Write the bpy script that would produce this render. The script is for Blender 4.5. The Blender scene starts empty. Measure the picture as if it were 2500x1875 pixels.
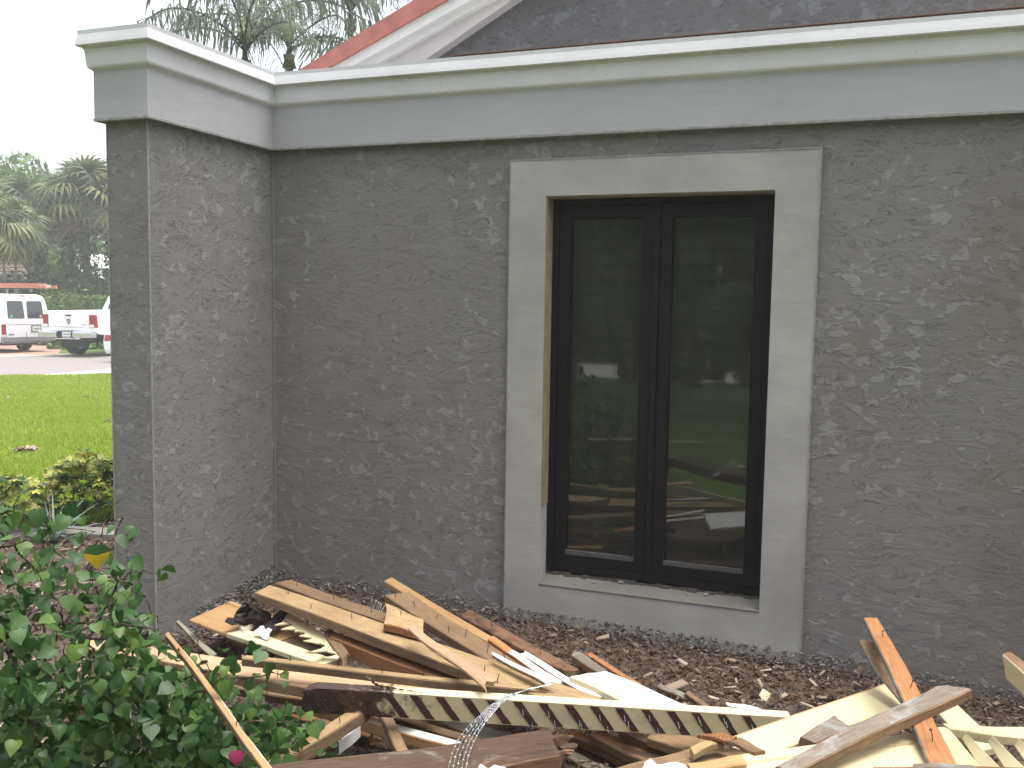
import bpy, bmesh, math, random
import numpy as np
from mathutils import Vector, Matrix
R = math.radians
rng = np.random.default_rng(7)
random.seed(7)
S = bpy.context.scene
COL = S.collection

# ------------------------------------------------------------------ camera
FPX, CAMZ = 2310.0, 1.58                       # focal length in 2500-px photo pixels, eye height
def cam_axes(yaw, pitch, roll):
    f = np.array([math.sin(yaw)*math.cos(pitch), math.cos(yaw)*math.cos(pitch), math.sin(pitch)])
    r = np.array([math.cos(yaw), -math.sin(yaw), 0.0]); u = np.cross(r, f)
    return r*math.cos(roll)+u*math.sin(roll), -r*math.sin(roll)+u*math.cos(roll), f
CR, CU, CF = cam_axes(R(-20.8), R(-4.95), R(0.87))
cam = bpy.data.cameras.new('camera'); camo = bpy.data.objects.new('camera', cam); COL.objects.link(camo)
cam.sensor_width = 36; cam.lens = 36*FPX/2500; cam.clip_start = 0.05; cam.clip_end = 600
m = Matrix.Identity(4)
for i in range(3):
    m[i][0], m[i][1], m[i][2] = CR[i], CU[i], -CF[i]
m[2][3] = CAMZ
camo.matrix_world = m
S.camera = camo

# ------------------------------------------------------------------ sky, sun, exposure
SUN_DIR = Vector((0.22, -0.02, 1.0)).normalized()     # towards the sun, a bright patch in the overcast
sun_el = math.asin(SUN_DIR.z); sun_az = math.atan2(SUN_DIR.x, SUN_DIR.y)
W = bpy.data.worlds.new('World'); S.world = W; W.use_nodes = True
nt = W.node_tree; nt.nodes.clear()
out = nt.nodes.new('ShaderNodeOutputWorld'); bg = nt.nodes.new('ShaderNodeBackground')
sky = nt.nodes.new('ShaderNodeTexSky'); sky.sky_type = 'NISHITA'; sky.sun_disc = False
sky.sun_elevation = sun_el; sky.sun_rotation = sun_az
sky.air_density = 1.0; sky.dust_density = 4.0; sky.ozone_density = 1.0
hs = nt.nodes.new('ShaderNodeHueSaturation'); hs.inputs['Saturation'].default_value = 0.34   # overcast: nearly grey
nt.links.new(sky.outputs[0], hs.inputs['Color']); nt.links.new(hs.outputs[0], bg.inputs[0])
bg.inputs[1].default_value = 0.13
nt.links.new(bg.outputs[0], out.inputs[0])
sl = bpy.data.lights.new('sun', 'SUN'); sl.energy = 0.9; sl.angle = R(40); sl.color = (1.0, 0.965, 0.91)
so = bpy.data.objects.new('sun', sl); COL.objects.link(so); so.location = (10, 5, 20)
so.rotation_euler = SUN_DIR.to_track_quat('Z', 'Y').to_euler()
S.view_settings.view_transform = 'Standard'; S.view_settings.look = 'None'
S.view_settings.gamma = 1; S.view_settings.use_curve_mapping = False
S.view_settings.exposure = 1.67
S.render.engine = 'CYCLES'
S.cycles.use_denoising = True
S.cycles.max_bounces = 8; S.cycles.diffuse_bounces = 4; S.cycles.transparent_max_bounces = 12
S.cycles.volume_bounces = 1

# ------------------------------------------------------------------ layout helpers: photo pixel + a known height or depth -> point in the place
def ray(px, py): return (px-1250)*CR + (937.5-py)*CU + FPX*CF
def atZ(px, py, z): d = ray(px, py); p = d*((z-CAMZ)/d[2]); return Vector((p[0], p[1], z))
def atY(px, py, y): d = ray(px, py); p = d*(y/d[1]); return Vector((p[0], y, p[2]+CAMZ))
def atD(px, py, dist): d = ray(px, py); d = d/math.hypot(d[0], d[1])*dist; return Vector((d[0], d[1], d[2]+CAMZ))

# ------------------------------------------------------------------ object helpers
def tag(o, label=None, cat=None, group=None, kind=None):
    if label: o['label'] = label
    if cat: o['category'] = cat
    if group: o['group'] = group
    if kind: o['kind'] = kind
    return o
def empty(name, loc, label, cat, group=None, rz=0):
    o = bpy.data.objects.new(name, None); COL.objects.link(o); o.location = loc; o.rotation_euler = (0, 0, rz)
    o.empty_display_size = 0.1
    return tag(o, label, cat, group)
def link(name, me, parent=None, loc=None, mat=None):
    o = bpy.data.objects.new(name, me); COL.objects.link(o)
    if parent: o.parent = parent
    if loc is not None: o.location = loc
    return o
class MB:
    """collects faces, then builds one mesh"""
    def __init__(s): s.v = []; s.f = []; s.mi = []
    def add(s, verts, faces, mi=0):
        b = len(s.v); s.v += [tuple(v) for v in verts]
        for f in faces: s.f.append(tuple(i+b for i in f)); s.mi.append(mi)
        return s
    def box(s, x0, x1, y0, y1, z0, z1, mi=0):
        return s.add([(x0,y0,z0),(x1,y0,z0),(x1,y1,z0),(x0,y1,z0),(x0,y0,z1),(x1,y0,z1),(x1,y1,z1),(x0,y1,z1)],
              [(3,2,1,0),(4,5,6,7),(0,1,5,4),(1,2,6,5),(2,3,7,6),(3,0,4,7)], mi)
    def tube(s, pts, rad, n=6, mi=0, cap=True):
        pts = [Vector(p) for p in pts]; k = len(pts)
        rad = rad if hasattr(rad, '__len__') else [rad]*k
        V = []
        ref = None
        for i, p in enumerate(pts):
            t = (pts[min(i+1, k-1)]-pts[max(i-1, 0)]).normalized()
            if ref is None or abs(ref.dot(t)) > .95: ref = Vector((0, 0, 1)) if abs(t.z) < .9 else Vector((1, 0, 0))
            a = t.cross(ref).normalized(); b = t.cross(a)
            ref = b
            for j in range(n):
                an = 2*math.pi*j/n; V.append(p+(a*math.cos(an)+b*math.sin(an))*rad[i])
        F = []
        for i in range(k-1):
            for j in range(n): F.append((i*n+j, i*n+(j+1) % n, (i+1)*n+(j+1) % n, (i+1)*n+j))
        if cap: F.append(tuple(range(n-1, -1, -1))); F.append(tuple((k-1)*n+j for j in range(n)))
        return s.add(V, F, mi)
    def prism(s, prof, axis_fn, a, b, mi=0):
        """prof: list of 2-d points; axis_fn(u,v,w)->xyz"""
        n = len(prof)
        V = [axis_fn(u, v, a) for u, v in prof]+[axis_fn(u, v, b) for u, v in prof]
        F = [(i, (i+1) % n, n+(i+1) % n, n+i) for i in range(n)]+[tuple(range(n-1, -1, -1)), tuple(range(n, 2*n))]
        return s.add(V, F, mi)
    def mesh(s, name, mats, smooth=False, fixn=True):
        me = bpy.data.meshes.new(name); me.from_pydata(s.v, [], s.f)
        for mt in (mats if isinstance(mats, (list, tuple)) else [mats]): me.materials.append(mt)
        me.polygons.foreach_set('material_index', s.mi)
        if smooth: me.polygons.foreach_set('use_smooth', [True]*len(s.f))
        if fixn:
            bm = bmesh.new(); bm.from_mesh(me); bmesh.ops.recalc_face_normals(bm, faces=bm.faces); bm.to_mesh(me); bm.free()
        me.update(); return me
    def build(s, name, mats, parent=None, smooth=False, loc=None, fixn=True):
        return link(name, s.mesh(name, mats, smooth, fixn), parent, loc)
def np_mesh(name, V, F, mats, mi=None, smooth=False):
    """V (n,3) F (m,k) numpy"""
    me = bpy.data.meshes.new(name); m_, k = F.shape
    me.vertices.add(len(V)); me.vertices.foreach_set('co', V.astype(np.float32).ravel())
    me.loops.add(m_*k); me.loops.foreach_set('vertex_index', F.astype(np.int32).ravel())
    me.polygons.add(m_); me.polygons.foreach_set('loop_start', np.arange(0, m_*k, k, dtype=np.int32))
    for mt in (mats if isinstance(mats, (list, tuple)) else [mats]): me.materials.append(mt)
    if mi is not None: me.polygons.foreach_set('material_index', np.asarray(mi, np.int32))
    if smooth: me.polygons.foreach_set('use_smooth', np.ones(m_, bool))
    me.update(calc_edges=True); me.validate(); return me

# ------------------------------------------------------------------ material helpers
class NB:
    def __init__(s, name):
        s.m = bpy.data.materials.new(name); s.m.use_nodes = True; s.t = s.m.node_tree
        s.b = s.t.nodes['Principled BSDF']; s.out = s.t.nodes['Material Output']
    def n(s, typ, **kw):
        nd = s.t.nodes.new(typ)
        for k, v in kw.items():
            if k in nd.inputs: nd.inputs[k].default_value = v
            else: setattr(nd, k, v)
        return nd
    def l(s, a, b): s.t.links.new(a, b)
    def coord(s, scale=(1, 1, 1), kind='Object', offs_random=False):
        tc = s.n('ShaderNodeTexCoord'); mp = s.n('ShaderNodeMapping'); mp.inputs['Scale'].default_value = scale
        s.l(tc.outputs[kind], mp.inputs['Vector'])
        if offs_random:
            oi = s.n('ShaderNodeObjectInfo'); mu = s.n('ShaderNodeMath', operation='MULTIPLY'); mu.inputs[1].default_value = 37.0
            s.l(oi.outputs['Random'], mu.inputs[0]); s.l(mu.outputs[0], mp.inputs['Location'])
        return mp.outputs['Vector']
    def noise(s, vec, scale, detail=4, rough=.55, dist=0):
        nd = s.n('ShaderNodeTexNoise'); nd.inputs['Scale'].default_value = scale; nd.inputs['Detail'].default_value = detail
        nd.inputs['Roughness'].default_value = rough; nd.inputs['Distortion'].default_value = dist
        s.l(vec, nd.inputs['Vector']); return nd.outputs['Fac']
    def ramp(s, fac, stops):
        nd = s.n('ShaderNodeValToRGB'); cr = nd.color_ramp
        while len(cr.elements) < len(stops): cr.elements.new(.5)
        for e, (p, c) in zip(cr.elements, stops):
            e.position = p; e.color = (*c, 1) if hasattr(c, '__len__') else (c, c, c, 1)
        s.l(fac, nd.inputs[0]); return nd.outputs['Color']
    def mix(s, fac, a, b, mode='MIX'):
        nd = s.n('ShaderNodeMix', data_type='RGBA', blend_type=mode)
        for sock, v in ((nd.inputs[0], fac), (nd.inputs[6], a), (nd.inputs[7], b)):
            if hasattr(v, 'links'): s.l(v, sock)
            elif hasattr(v, '__len__'): sock.default_value = (*v, 1)
            else: sock.default_value = v
        return nd.outputs[2]
    def math(s, op, a, b=0.0, clamp=False):
        nd = s.n('ShaderNodeMath', operation=op); nd.use_clamp = clamp
        for sock, v in ((nd.inputs[0], a), (nd.inputs[1], b)):
            if hasattr(v, 'links'): s.l(v, sock)
            else: sock.default_value = v
        return nd.outputs[0]
    def color(s, c):
        if hasattr(c, 'links'): s.l(c, s.b.inputs['Base Color'])
        else: s.b.inputs['Base Color'].default_value = (*c, 1)
    def bump(s, h, strength=.3, dist=.01, prev=None):
        nd = s.n('ShaderNodeBump'); nd.inputs['Strength'].default_value = strength; nd.inputs['Distance'].default_value = dist
        s.l(h, nd.inputs['Height'])
        if prev: s.l(prev, nd.inputs['Normal'])
        s.l(nd.outputs[0], s.b.inputs['Normal']); return nd.outputs[0]
    def rough(s, r):
        if hasattr(r, 'links'): s.l(r, s.b.inputs['Roughness'])
        else: s.b.inputs['Roughness'].default_value = r
def simple(name, c, rough=.6, metal=0, nz=.12, scale=8, spec=.4, bump=0):
    b = NB(name); v = b.coord(); n = b.noise(v, scale, 5)
    lo = tuple(x*(1-nz) for x in c); hi = tuple(min(1, x*(1+nz)) for x in c)
    b.color(b.ramp(n, [(.3, lo), (.7, hi)])); b.rough(rough); b.b.inputs['Metallic'].default_value = metal
    b.b.inputs['Specular IOR Level'].default_value = spec
    if bump: b.bump(n, bump, .01)
    return b.m

M = {}
def stucco(name, patch_lo, patch_hi, base, axis='XZ'):
    """skip-trowelled cement render: raised smooth flats, torn horizontal ledges, faint water tints"""
    b = NB(name)
    v = b.coord((1, 1, 1))
    st = b.coord((1, 1, 2.3))
    big = b.noise(v, 0.9, 3, .5)                                       # where the trowel laid more
    pat = b.noise(b.coord((1, 1, 1.15)), 15.5, 4.6, .56, .45)
    edge = b.math('ADD', pat, b.math('MULTIPLY', b.math('SUBTRACT', big, .5), .30))
    mask = b.ramp(edge, [(patch_lo, 0.0), (patch_hi, 1.0)])
    led = b.noise(st, 6.6, 7, .66, .8)                                  # torn ledges: contours of a flat noise
    l1 = b.math('ABSOLUTE', b.math('SUBTRACT', b.math('FRACT', b.math('MULTIPLY', led, 8.0)), .5))
    crack = b.ramp(l1, [(0.0, 1.0), (.085, 0.0)])
    cm = b.ramp(b.noise(b.coord((1, 1, 1.6)), 11.0, 3, .6), [(.44, 0.0), (.56, 1.0)])
    crack = b.mix(1.0, crack, cm, 'MULTIPLY')
    fine = b.noise(v, 130, 4, .7)
    tint = b.noise(v, 1.6, 4, .6)
    basec = b.ramp(tint, [(.25, tuple(c*.86 for c in base)), (.5, base), (.75, (base[0]*1.06, base[1]*1.03, base[2]*1.02))])
    g = b.noise(v, 4.2, 3, .5)
    basec = b.mix(b.ramp(g, [(.55, 0.0), (.72, .45)]), basec, (base[0]*1.02, base[1]*.94, base[2]*.88))
    basec = b.mix(b.ramp(b.noise(v, 26, 4, .6), [(.3, 0.0), (.75, .30)]), basec, tuple(c*.78 for c in base))
    c = b.mix(b.math('MULTIPLY', mask, .60), basec, tuple(x*1.42 for x in (base[0]*.97, base[1], base[2]*1.01)))
    c = b.mix(b.math('MULTIPLY', crack, .72), c, tuple(x*.34 for x in base))
    sx = b.n('ShaderNodeSeparateXYZ'); b.l(v, sx.inputs[0])                # patchy brown tint, stronger towards the right of the wall
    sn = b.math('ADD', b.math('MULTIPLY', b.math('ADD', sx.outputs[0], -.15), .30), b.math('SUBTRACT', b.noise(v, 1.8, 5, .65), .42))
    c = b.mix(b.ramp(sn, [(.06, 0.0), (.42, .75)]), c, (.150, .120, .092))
    b.color(c); b.rough(.9); b.b.inputs['Specular IOR Level'].default_value = .2
    h = b.math('ADD', b.math('MULTIPLY', mask, .4), b.math('MULTIPLY', led, 1.1))
    n1 = b.bump(h, .42, .014)
    n2 = b.bump(b.math('SUBTRACT', b.math('MULTIPLY', fine, .12), b.math('MULTIPLY', crack, .6)), .6, .006, n1)
    return b.m
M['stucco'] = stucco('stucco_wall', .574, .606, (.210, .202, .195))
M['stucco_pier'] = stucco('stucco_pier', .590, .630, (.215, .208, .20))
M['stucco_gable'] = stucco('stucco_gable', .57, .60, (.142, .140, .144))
def cement(name, c, amp=.18):
    b = NB(name); v = b.coord(); n = b.noise(v, 2.2, 5, .6, .3); sw = b.noise(b.coord((1, 1, 5)), 5, 4, .6, .6); fi = b.noise(v, 170, 3, .7)
    col = b.ramp(n, [(.25, tuple(x*(1-amp) for x in c)), (.75, tuple(x*(1+amp) for x in c))])
    col = b.mix(b.ramp(sw, [(.35, 0.0), (.8, .35)]), col, tuple(x*.74 for x in c))
    b.color(col); b.rough(.88); b.b.inputs['Specular IOR Level'].default_value = .25
    n1 = b.bump(sw, .12, .01); b.bump(fi, .18, .002, n1); return b.m
M['cement'] = cement('smooth_cement_band', (.36, .352, .335), .24)
M['frieze'] = cement('frieze_cement', (.40, .40, .41), .08)
M['bead'] = simple('corner_bead_edge', (.27, .265, .255), .7, nz=.25, scale=30)
def painted_trim():
    b = NB('painted_cornice'); v = b.coord()
    n = b.noise(v, 2.5, 5, .6); st = b.noise(b.coord((9, 9, .8)), 3.5, 4, .6); sp = b.noise(v, 38, 3, .6)
    c = b.ramp(n, [(.3, (.58, .58, .59)), (.7, (.68, .68, .69))])
    c = b.mix(b.ramp(st, [(.62, 0.0), (.85, .3)]), c, (.42, .39, .35))
    c = b.mix(b.ramp(sp, [(.70, 0.0), (.78, .6)]), c, (.25, .22, .19))
    b.color(c); b.rough(.75); b.bump(sp, .1, .004); return b.m
M['trim'] = painted_trim()
M['white_trim'] = simple('white_rake_paint', (.74, .73, .72), .7, nz=.06, scale=3)
M['pink_soffit'] = simple('dusty_soffit_paint', (.60, .55, .55), .7, nz=.06, scale=3)
M['red_roof'] = simple('red_roof_paint', (.42, .16, .13), .7, nz=.15, scale=12)
M['copper'] = simple('rusty_drip_edge', (.22, .12, .08), .7, nz=.3, scale=25)
M['foam'] = simple('yellowed_sealant', (.25, .205, .135), .9, nz=.22, scale=20, bump=.3)
M['bronze'] = simple('dark_bronze_aluminium', (.0075, .006, .0078), .55, nz=.2, scale=15, spec=.22)
M['bead_metal'] = simple('glazing_bead', (.085, .08, .078), .5, nz=.3, scale=40)
M['blind'] = simple('grey_blind_slat', (.13, .13, .12), .7, nz=.15)
M['dark_room'] = simple('dark_room', (.012, .012, .012), .9)
def glass():
    b = NB('window_glass'); t = b.t; t.nodes.remove(b.b)
    tr = b.n('ShaderNodeBsdfTransparent'); tr.inputs[0].default_value = (.62, .64, .62, 1)
    gl = b.n('ShaderNodeBsdfGlossy'); gl.inputs['Roughness'].default_value = .03; gl.inputs[0].default_value = (.95, 1, .97, 1)
    fr = b.n('ShaderNodeFresnel'); fr.inputs['IOR'].default_value = 1.52
    k = b.math('ADD', b.math('MULTIPLY', fr.outputs[0], 1.6, True), .008)
    mx = b.n('ShaderNodeMixShader'); b.l(k, mx.inputs[0]); b.l(tr.outputs[0], mx.inputs[1]); b.l(gl.outputs[0], mx.inputs[2])
    # thin film of dust
    df = b.n('ShaderNodeBsdfDiffuse'); df.inputs[0].default_value = (.5, .48, .45, 1)
    v = b.coord((14, 1, .9)); d = b.noise(v, 3, 4, .6)
    m2 = b.n('ShaderNodeMixShader'); b.l(b.ramp(d, [(.4, .018), (.8, .06)]), m2.inputs[0])
    b.l(mx.outputs[0], m2.inputs[1]); b.l(df.outputs[0], m2.inputs[2]); b.l(m2.outputs[0], b.out.inputs[0])
    return b.m
M['glass'] = glass()

def wood(name, dark, light, knots=True, grey=0.0, stain=None, rough=.78, ringscale=1.0, saw=False, stain_at=.50):
    b = NB(name)
    v = b.coord((1, 1, 1), offs_random=True)
    mp = b.n('ShaderNodeMapping'); mp.inputs['Scale'].default_value = (.9, 13*ringscale, 13*ringscale); b.l(v, mp.inputs['Vector'])
    g1 = b.noise(mp.outputs[0], 2.2, 4, .55, 1.6)                           # broad growth bands
    mp2 = b.n('ShaderNodeMapping'); mp2.inputs['Scale'].default_value = (2.5, 70, 70); b.l(v, mp2.inputs['Vector'])
    g2 = b.noise(mp2.outputs[0], 3.0, 4, .65)                               # fibres
    band = b.math('FRACT', b.math('MULTIPLY', g1, 7.0))
    bandc = b.ramp(band, [(0.0, .35), (.55, .62), (.9, 1.0), (1.0, .35)])
    fac = b.math('ADD', b.math('MULTIPLY', bandc, .42), b.math('MULTIPLY', g2, .62))
    c = b.ramp(fac, [(.27, tuple(x*.8 for x in dark)), (.48, tuple((x+y)/2 for x, y in zip(dark, light))), (.70, light)])
    blot = b.noise(v, 3.2, 4, .6)
    c = b.mix(b.ramp(blot, [(.42, 0.0), (.75, .5)]), c, tuple(x*.62 for x in dark))
    if stain:
        sn = b.noise(v, 6.5, 5, .65, .6)
        c = b.mix(b.ramp(sn, [(stain_at, 0.0), (stain_at+.10, .85)]), c, stain)
    if knots:
        vo = b.n('ShaderNodeTexVoronoi'); mk = b.n('ShaderNodeMapping'); mk.inputs['Scale'].default_value = (2.6, 7.5, 7.5); b.l(v, mk.inputs['Vector'])
        b.l(mk.outputs[0], vo.inputs['Vector']); vo.inputs['Scale'].default_value = 1.0
        c = b.mix(b.ramp(vo.outputs['Distance'], [(.05, .9), (.13, 0.0)]), c, tuple(x*.28 for x in dark))
    oi = b.n('ShaderNodeObjectInfo')
    hsv = b.n('ShaderNodeHueSaturation'); b.l(c, hsv.inputs['Color'])
    vv = b.n('ShaderNodeMapRange'); vv.inputs[3].default_value = .84; vv.inputs[4].default_value = 1.14; b.l(oi.outputs['Random'], vv.inputs[0])
    b.l(vv.outputs[0], hsv.inputs['Value']); b.color(hsv.outputs[0])
    b.rough(rough); b.b.inputs['Specular IOR Level'].default_value = .25
    h = b.math('ADD', b.math('MULTIPLY', g2, .7), b.math('MULTIPLY', bandc, .3))
    if saw:
        wv = b.n('ShaderNodeTexWave'); wv.inputs['Scale'].default_value = 30; wv.inputs['Distortion'].default_value = 3; b.l(v, wv.inputs['Vector'])
        h = b.math('ADD', h, b.math('MULTIPLY', wv.outputs['Fac'], 1.2))
        c2 = b.mix(b.math('MULTIPLY', wv.outputs['Fac'], .35), hsv.outputs[0], tuple(x*.5 for x in dark)); b.color(c2)
    b.bump(h, .45, .004)
    return b.m
M['pine'] = wood('pale_pine', (.215, .132, .062), (.45, .315, .168))
M['tan'] = wood('fresh_tan_wood', (.32, .175, .08), (.50, .31, .15), knots=False)
M['pink'] = wood('pinkish_cedar', (.34, .20, .115), (.51, .345, .215), knots=False)
M['orange'] = wood('orange_cedar', (.28, .11, .042), (.48, .23, .10), knots=False)
M['red'] = wood('red_sawn_wood', (.15, .058, .025), (.36, .17, .08), knots=False, saw=True)
M['brown'] = wood('brown_board', (.105, .062, .035), (.27, .175, .10))
M['dark'] = wood('dark_board', (.045, .026, .016), (.15, .088, .05))  # dark tone helps carry the shade deep inside the heap
M['rot'] = wood('rotten_timber', (.07, .034, .019), (.26, .145, .085), stain=(.045, .028, .02))
M['grey'] = wood('grey_weathered_wood', (.115, .085, .065), (.26, .21, .165), stain=(.27, .275, .25))
M['greygreen'] = wood('grey_green_board', (.15, .145, .11), (.30, .285, .22), knots=False)
M['timber'] = wood('old_brown_timber', (.045, .026, .017), (.115, .070, .047), stain=(.20, .18, .15), stain_at=.60)
def paint(name, c, chips=.12, under=(.25, .15, .08), dirt=.3):
    b = NB(name); v = b.coord(offs_random=True)
    n = b.noise(v, 3, 4, .6); sp = b.noise(v, 55, 3, .6); ch = b.noise(v, 17, 5, .7)
    col = b.ramp(n, [(.3, tuple(x*.92 for x in c)), (.7, c)])
    col = b.mix(b.ramp(sp, [(.66, 0.0), (.76, dirt)]), col, (.12, .10, .08))
    col = b.mix(b.ramp(ch, [(.72-chips, 0.0), (.745-chips, chips*4)]), col, under)
    b.color(col); b.rough(.6); b.b.inputs['Specular IOR Level'].default_value = .3
    b.bump(sp, .12, .003); return b.m
M['cream'] = paint('cream_paint', (.63, .54, .335), .06, dirt=.5)
M['white'] = paint('white_paint', (.74, .74, .73), .05, dirt=.45)
M['cream_dirty'] = paint('dirty_cream_paint', (.50, .46, .29), .12, (.09, .045, .025), .5)
def slotmat():
    b = NB('dirt_filled_slot'); v = b.coord(); n = b.noise(v, 40, 4, .65)
    b.color(b.ramp(n, [(.3, (.022, .013, .010)), (.7, (.085, .042, .026))])); b.rough(.95); b.bump(n, .5, .006); return b.m
M['slot'] = slotmat()
def stile_paint():
    b = NB('dirt_stained_cream_paint'); v = b.coord(); n = b.noise(v, 16, 5, .7); sx = b.n('ShaderNodeSeparateXYZ'); b.l(v, sx.inputs[0])
    sp = b.noise(v, 60, 3, .6); n2 = b.noise(v, 7, 3, .6)
    k = b.math('SUBTRACT', b.math('ADD', b.math('MULTIPLY', n, .9), b.math('MULTIPLY', n2, .5)), b.math('MULTIPLY', sx.outputs[0], 1.15))
    c = b.mix(b.ramp(sp, [(.60, 0.0), (.74, .5)]), (.60, .525, .33), (.16, .13, .08))
    c = b.mix(b.ramp(n2, [(.58, 0.0), (.72, .45)]), c, (.34, .33, .27))
    c = b.mix(b.ramp(k, [(.34, 0.0), (.46, 1.0)]), c, (.045, .026, .019))
    b.color(c); b.rough(.7); b.bump(n, .2, .004); return b.m
M['stile_paint'] = stile_paint()
M['sill'] = cement('rough_sill_cement', (.135, .13, .115), .3)
M['joint'] = cement('perished_joint', (.085, .075, .065), .5)
M['nail'] = simple('rusty_nail', (.07, .045, .035), .6, metal=.5, nz=.3, scale=60)
M['black_plastic'] = simple('black_flashing', (.022, .017, .017), .5, nz=.35, scale=30, bump=.3)
M['paper'] = simple('white_crumpled_paper', (.74, .70, .72), .85, nz=.06, scale=30, bump=.2)
M['wire'] = simple('galvanised_wire', (.62, .63, .64), .32, metal=.8, nz=.15, scale=80)
M['lizard'] = simple('brown_lizard_skin', (.16, .10, .05), .6, nz=.4, scale=120, bump=.2)

def island_mat(name, stops, rough=.8, sub=0.0, spec=.3, veins=False, coat=False):
    """colour varies from piece to piece (random per island and per object)"""
    b = NB(name); ge = b.n('ShaderNodeNewGeometry'); oi = b.n('ShaderNodeObjectInfo')
    r = b.math('FRACT', b.math('ADD', ge.outputs['Random Per Island'], oi.outputs['Random']))
    c = b.ramp(r, stops)
    v = b.coord(); n = b.noise(v, 30, 3, .6)
    c = b.mix(b.math('MULTIPLY', n, .5), c, tuple(x*.7 for x in stops[len(stops)//2][1]))
    b.color(c); b.rough(rough); b.b.inputs['Specular IOR Level'].default_value = spec
    if sub:
        tr = b.n('ShaderNodeBsdfTranslucent'); b.l(c, tr.inputs[0]); mx = b.n('ShaderNodeMixShader'); mx.inputs[0].default_value = sub
        b.l(b.b.outputs[0], mx.inputs[1]); b.l(tr.outputs[0], mx.inputs[2]); b.l(mx.outputs[0], b.out.inputs[0])
    return b.m
M['leaf'] = island_mat('shrub_leaf', [(0, (.028, .072, .018)), (.35, (.044, .104, .026)), (.65, (.062, .132, .032)), (.86, (.10, .18, .036)), (1, (.15, .235, .045))], .45, .3, .35)
def leaf_blade():
    b = NB('veined_shrub_leaf'); oi = b.n('ShaderNodeObjectInfo'); tc = b.n('ShaderNodeTexCoord'); sx = b.n('ShaderNodeSeparateXYZ'); b.l(tc.outputs['Object'], sx.inputs[0])
    c = b.ramp(oi.outputs['Random'], [(0, (.028, .072, .018)), (.35, (.044, .104, .026)), (.65, (.062, .132, .032)), (.86, (.10, .18, .036)), (1, (.15, .235, .045))])
    ay = b.math('ABSOLUTE', sx.outputs[1])
    rib = b.ramp(b.math('MULTIPLY', ay, 1000), [(0.0, .75), (1.0, 0.0)])
    side = b.math('FRACT', b.math('SUBTRACT', b.math('MULTIPLY', sx.outputs[0], 130.0), b.math('MULTIPLY', ay, 110.0)))
    sv = b.ramp(side, [(0.0, .4), (.16, 0.0), (1.0, 0.0)])
    n = b.noise(b.coord(offs_random=True), 45, 3, .6)
    c = b.mix(b.ramp(n, [(.35, 0.0), (.75, .6)]), c, (.018, .045, .012))
    c = b.mix(b.math('ADD', rib, sv, True), c, (.11, .17, .05))
    b.color(c); b.rough(.42); b.b.inputs['Specular IOR Level'].default_value = .38; b.bump(b.math('ADD', rib, sv), .3, .001)
    tr = b.n('ShaderNodeBsdfTranslucent'); b.l(c, tr.inputs[0]); mx = b.n('ShaderNodeMixShader'); mx.inputs[0].default_value = .28
    b.l(b.b.outputs[0], mx.inputs[1]); b.l(tr.outputs[0], mx.inputs[2]); b.l(mx.outputs[0], b.out.inputs[0]); return b.m
M['leaf_blade'] = leaf_blade()
M['leaf_yellow'] = island_mat('yellowing_leaf', [(0, (.50, .33, .02)), (1, (.42, .34, .03))], .5, .25)
M['bract'] = island_mat('pink_bract', [(0, (.46, .06, .16)), (1, (.40, .05, .13))], .6, .3)
M['twig'] = simple('shrub_twig', (.15, .105, .075), .85, nz=.35, scale=40, bump=.3)
M['variegated'] = island_mat('yellow_green_leaf', [(0, (.08, .14, .03)), (.4, (.18, .25, .04)), (.65, (.42, .40, .06)), (1, (.60, .55, .16))], .45, .25, .4)
M['blue_leaf'] = island_mat('blue_grey_blade', [(0, (.16, .22, .20)), (1, (.24, .31, .28))], .5, .1)
M['mulch'] = island_mat('mulch_chip', [(0, (.035, .021, .015)), (.35, (.075, .045, .031)), (.65, (.12, .078, .057)), (.88, (.17, .13, .10)), (1, (.26, .215, .175))], .9)
M['litter'] = island_mat('dry_leaf_litter', [(0, (.22, .15, .10)), (.5, (.38, .29, .21)), (1, (.56, .47, .38))], .9, .1)
M['rubble'] = island_mat('cement_crumb', [(0, (.085, .072, .062)), (.6, (.15, .133, .118)), (1, (.24, .22, .20))], .95)
M['palm'] = island_mat('palm_green', [(0, (.075, .115, .06)), (.6, (.115, .16, .08)), (1, (.18, .21, .11))], .5, .35)
M['feather'] = island_mat('feather_palm_green', [(0, (.12, .15, .12)), (.6, (.17, .20, .155)), (1, (.25, .28, .21))], .4, .6)
M['palm_pale'] = island_mat('palm_yellow_green', [(0, (.11, .15, .06)), (.6, (.19, .21, .08)), (1, (.30, .27, .13))], .55, .2)
M['palm_dead'] = island_mat('dead_palm_brown', [(0, (.15, .09, .06)), (1, (.30, .20, .14))], .85, .1)
M['tree_leaf'] = island_mat('tree_foliage', [(0, (.030, .06, .018)), (.6, (.055, .10, .026)), (1, (.09, .14, .04))], .55, .2)
M['hedge_leaf'] = island_mat('hedge_foliage', [(0, (.07, .13, .03)), (.6, (.11, .19, .04)), (1, (.18, .26, .06))], .55, .2)
M['dark_hedge'] = island_mat('dark_hedge_foliage', [(0, (.025, .05, .018)), (1, (.06, .095, .035))], .55, .15)
M['bark'] = simple('palm_bark', (.20, .17, .14), .9, nz=.3, scale=14, bump=.5)
M['pale_bark'] = simple('pale_palm_bark', (.38, .35, .30), .9, nz=.2, scale=10, bump=.4)
M['dark_bark'] = simple('dark_bark', (.07, .055, .04), .9, nz=.3, scale=14, bump=.5)

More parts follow.
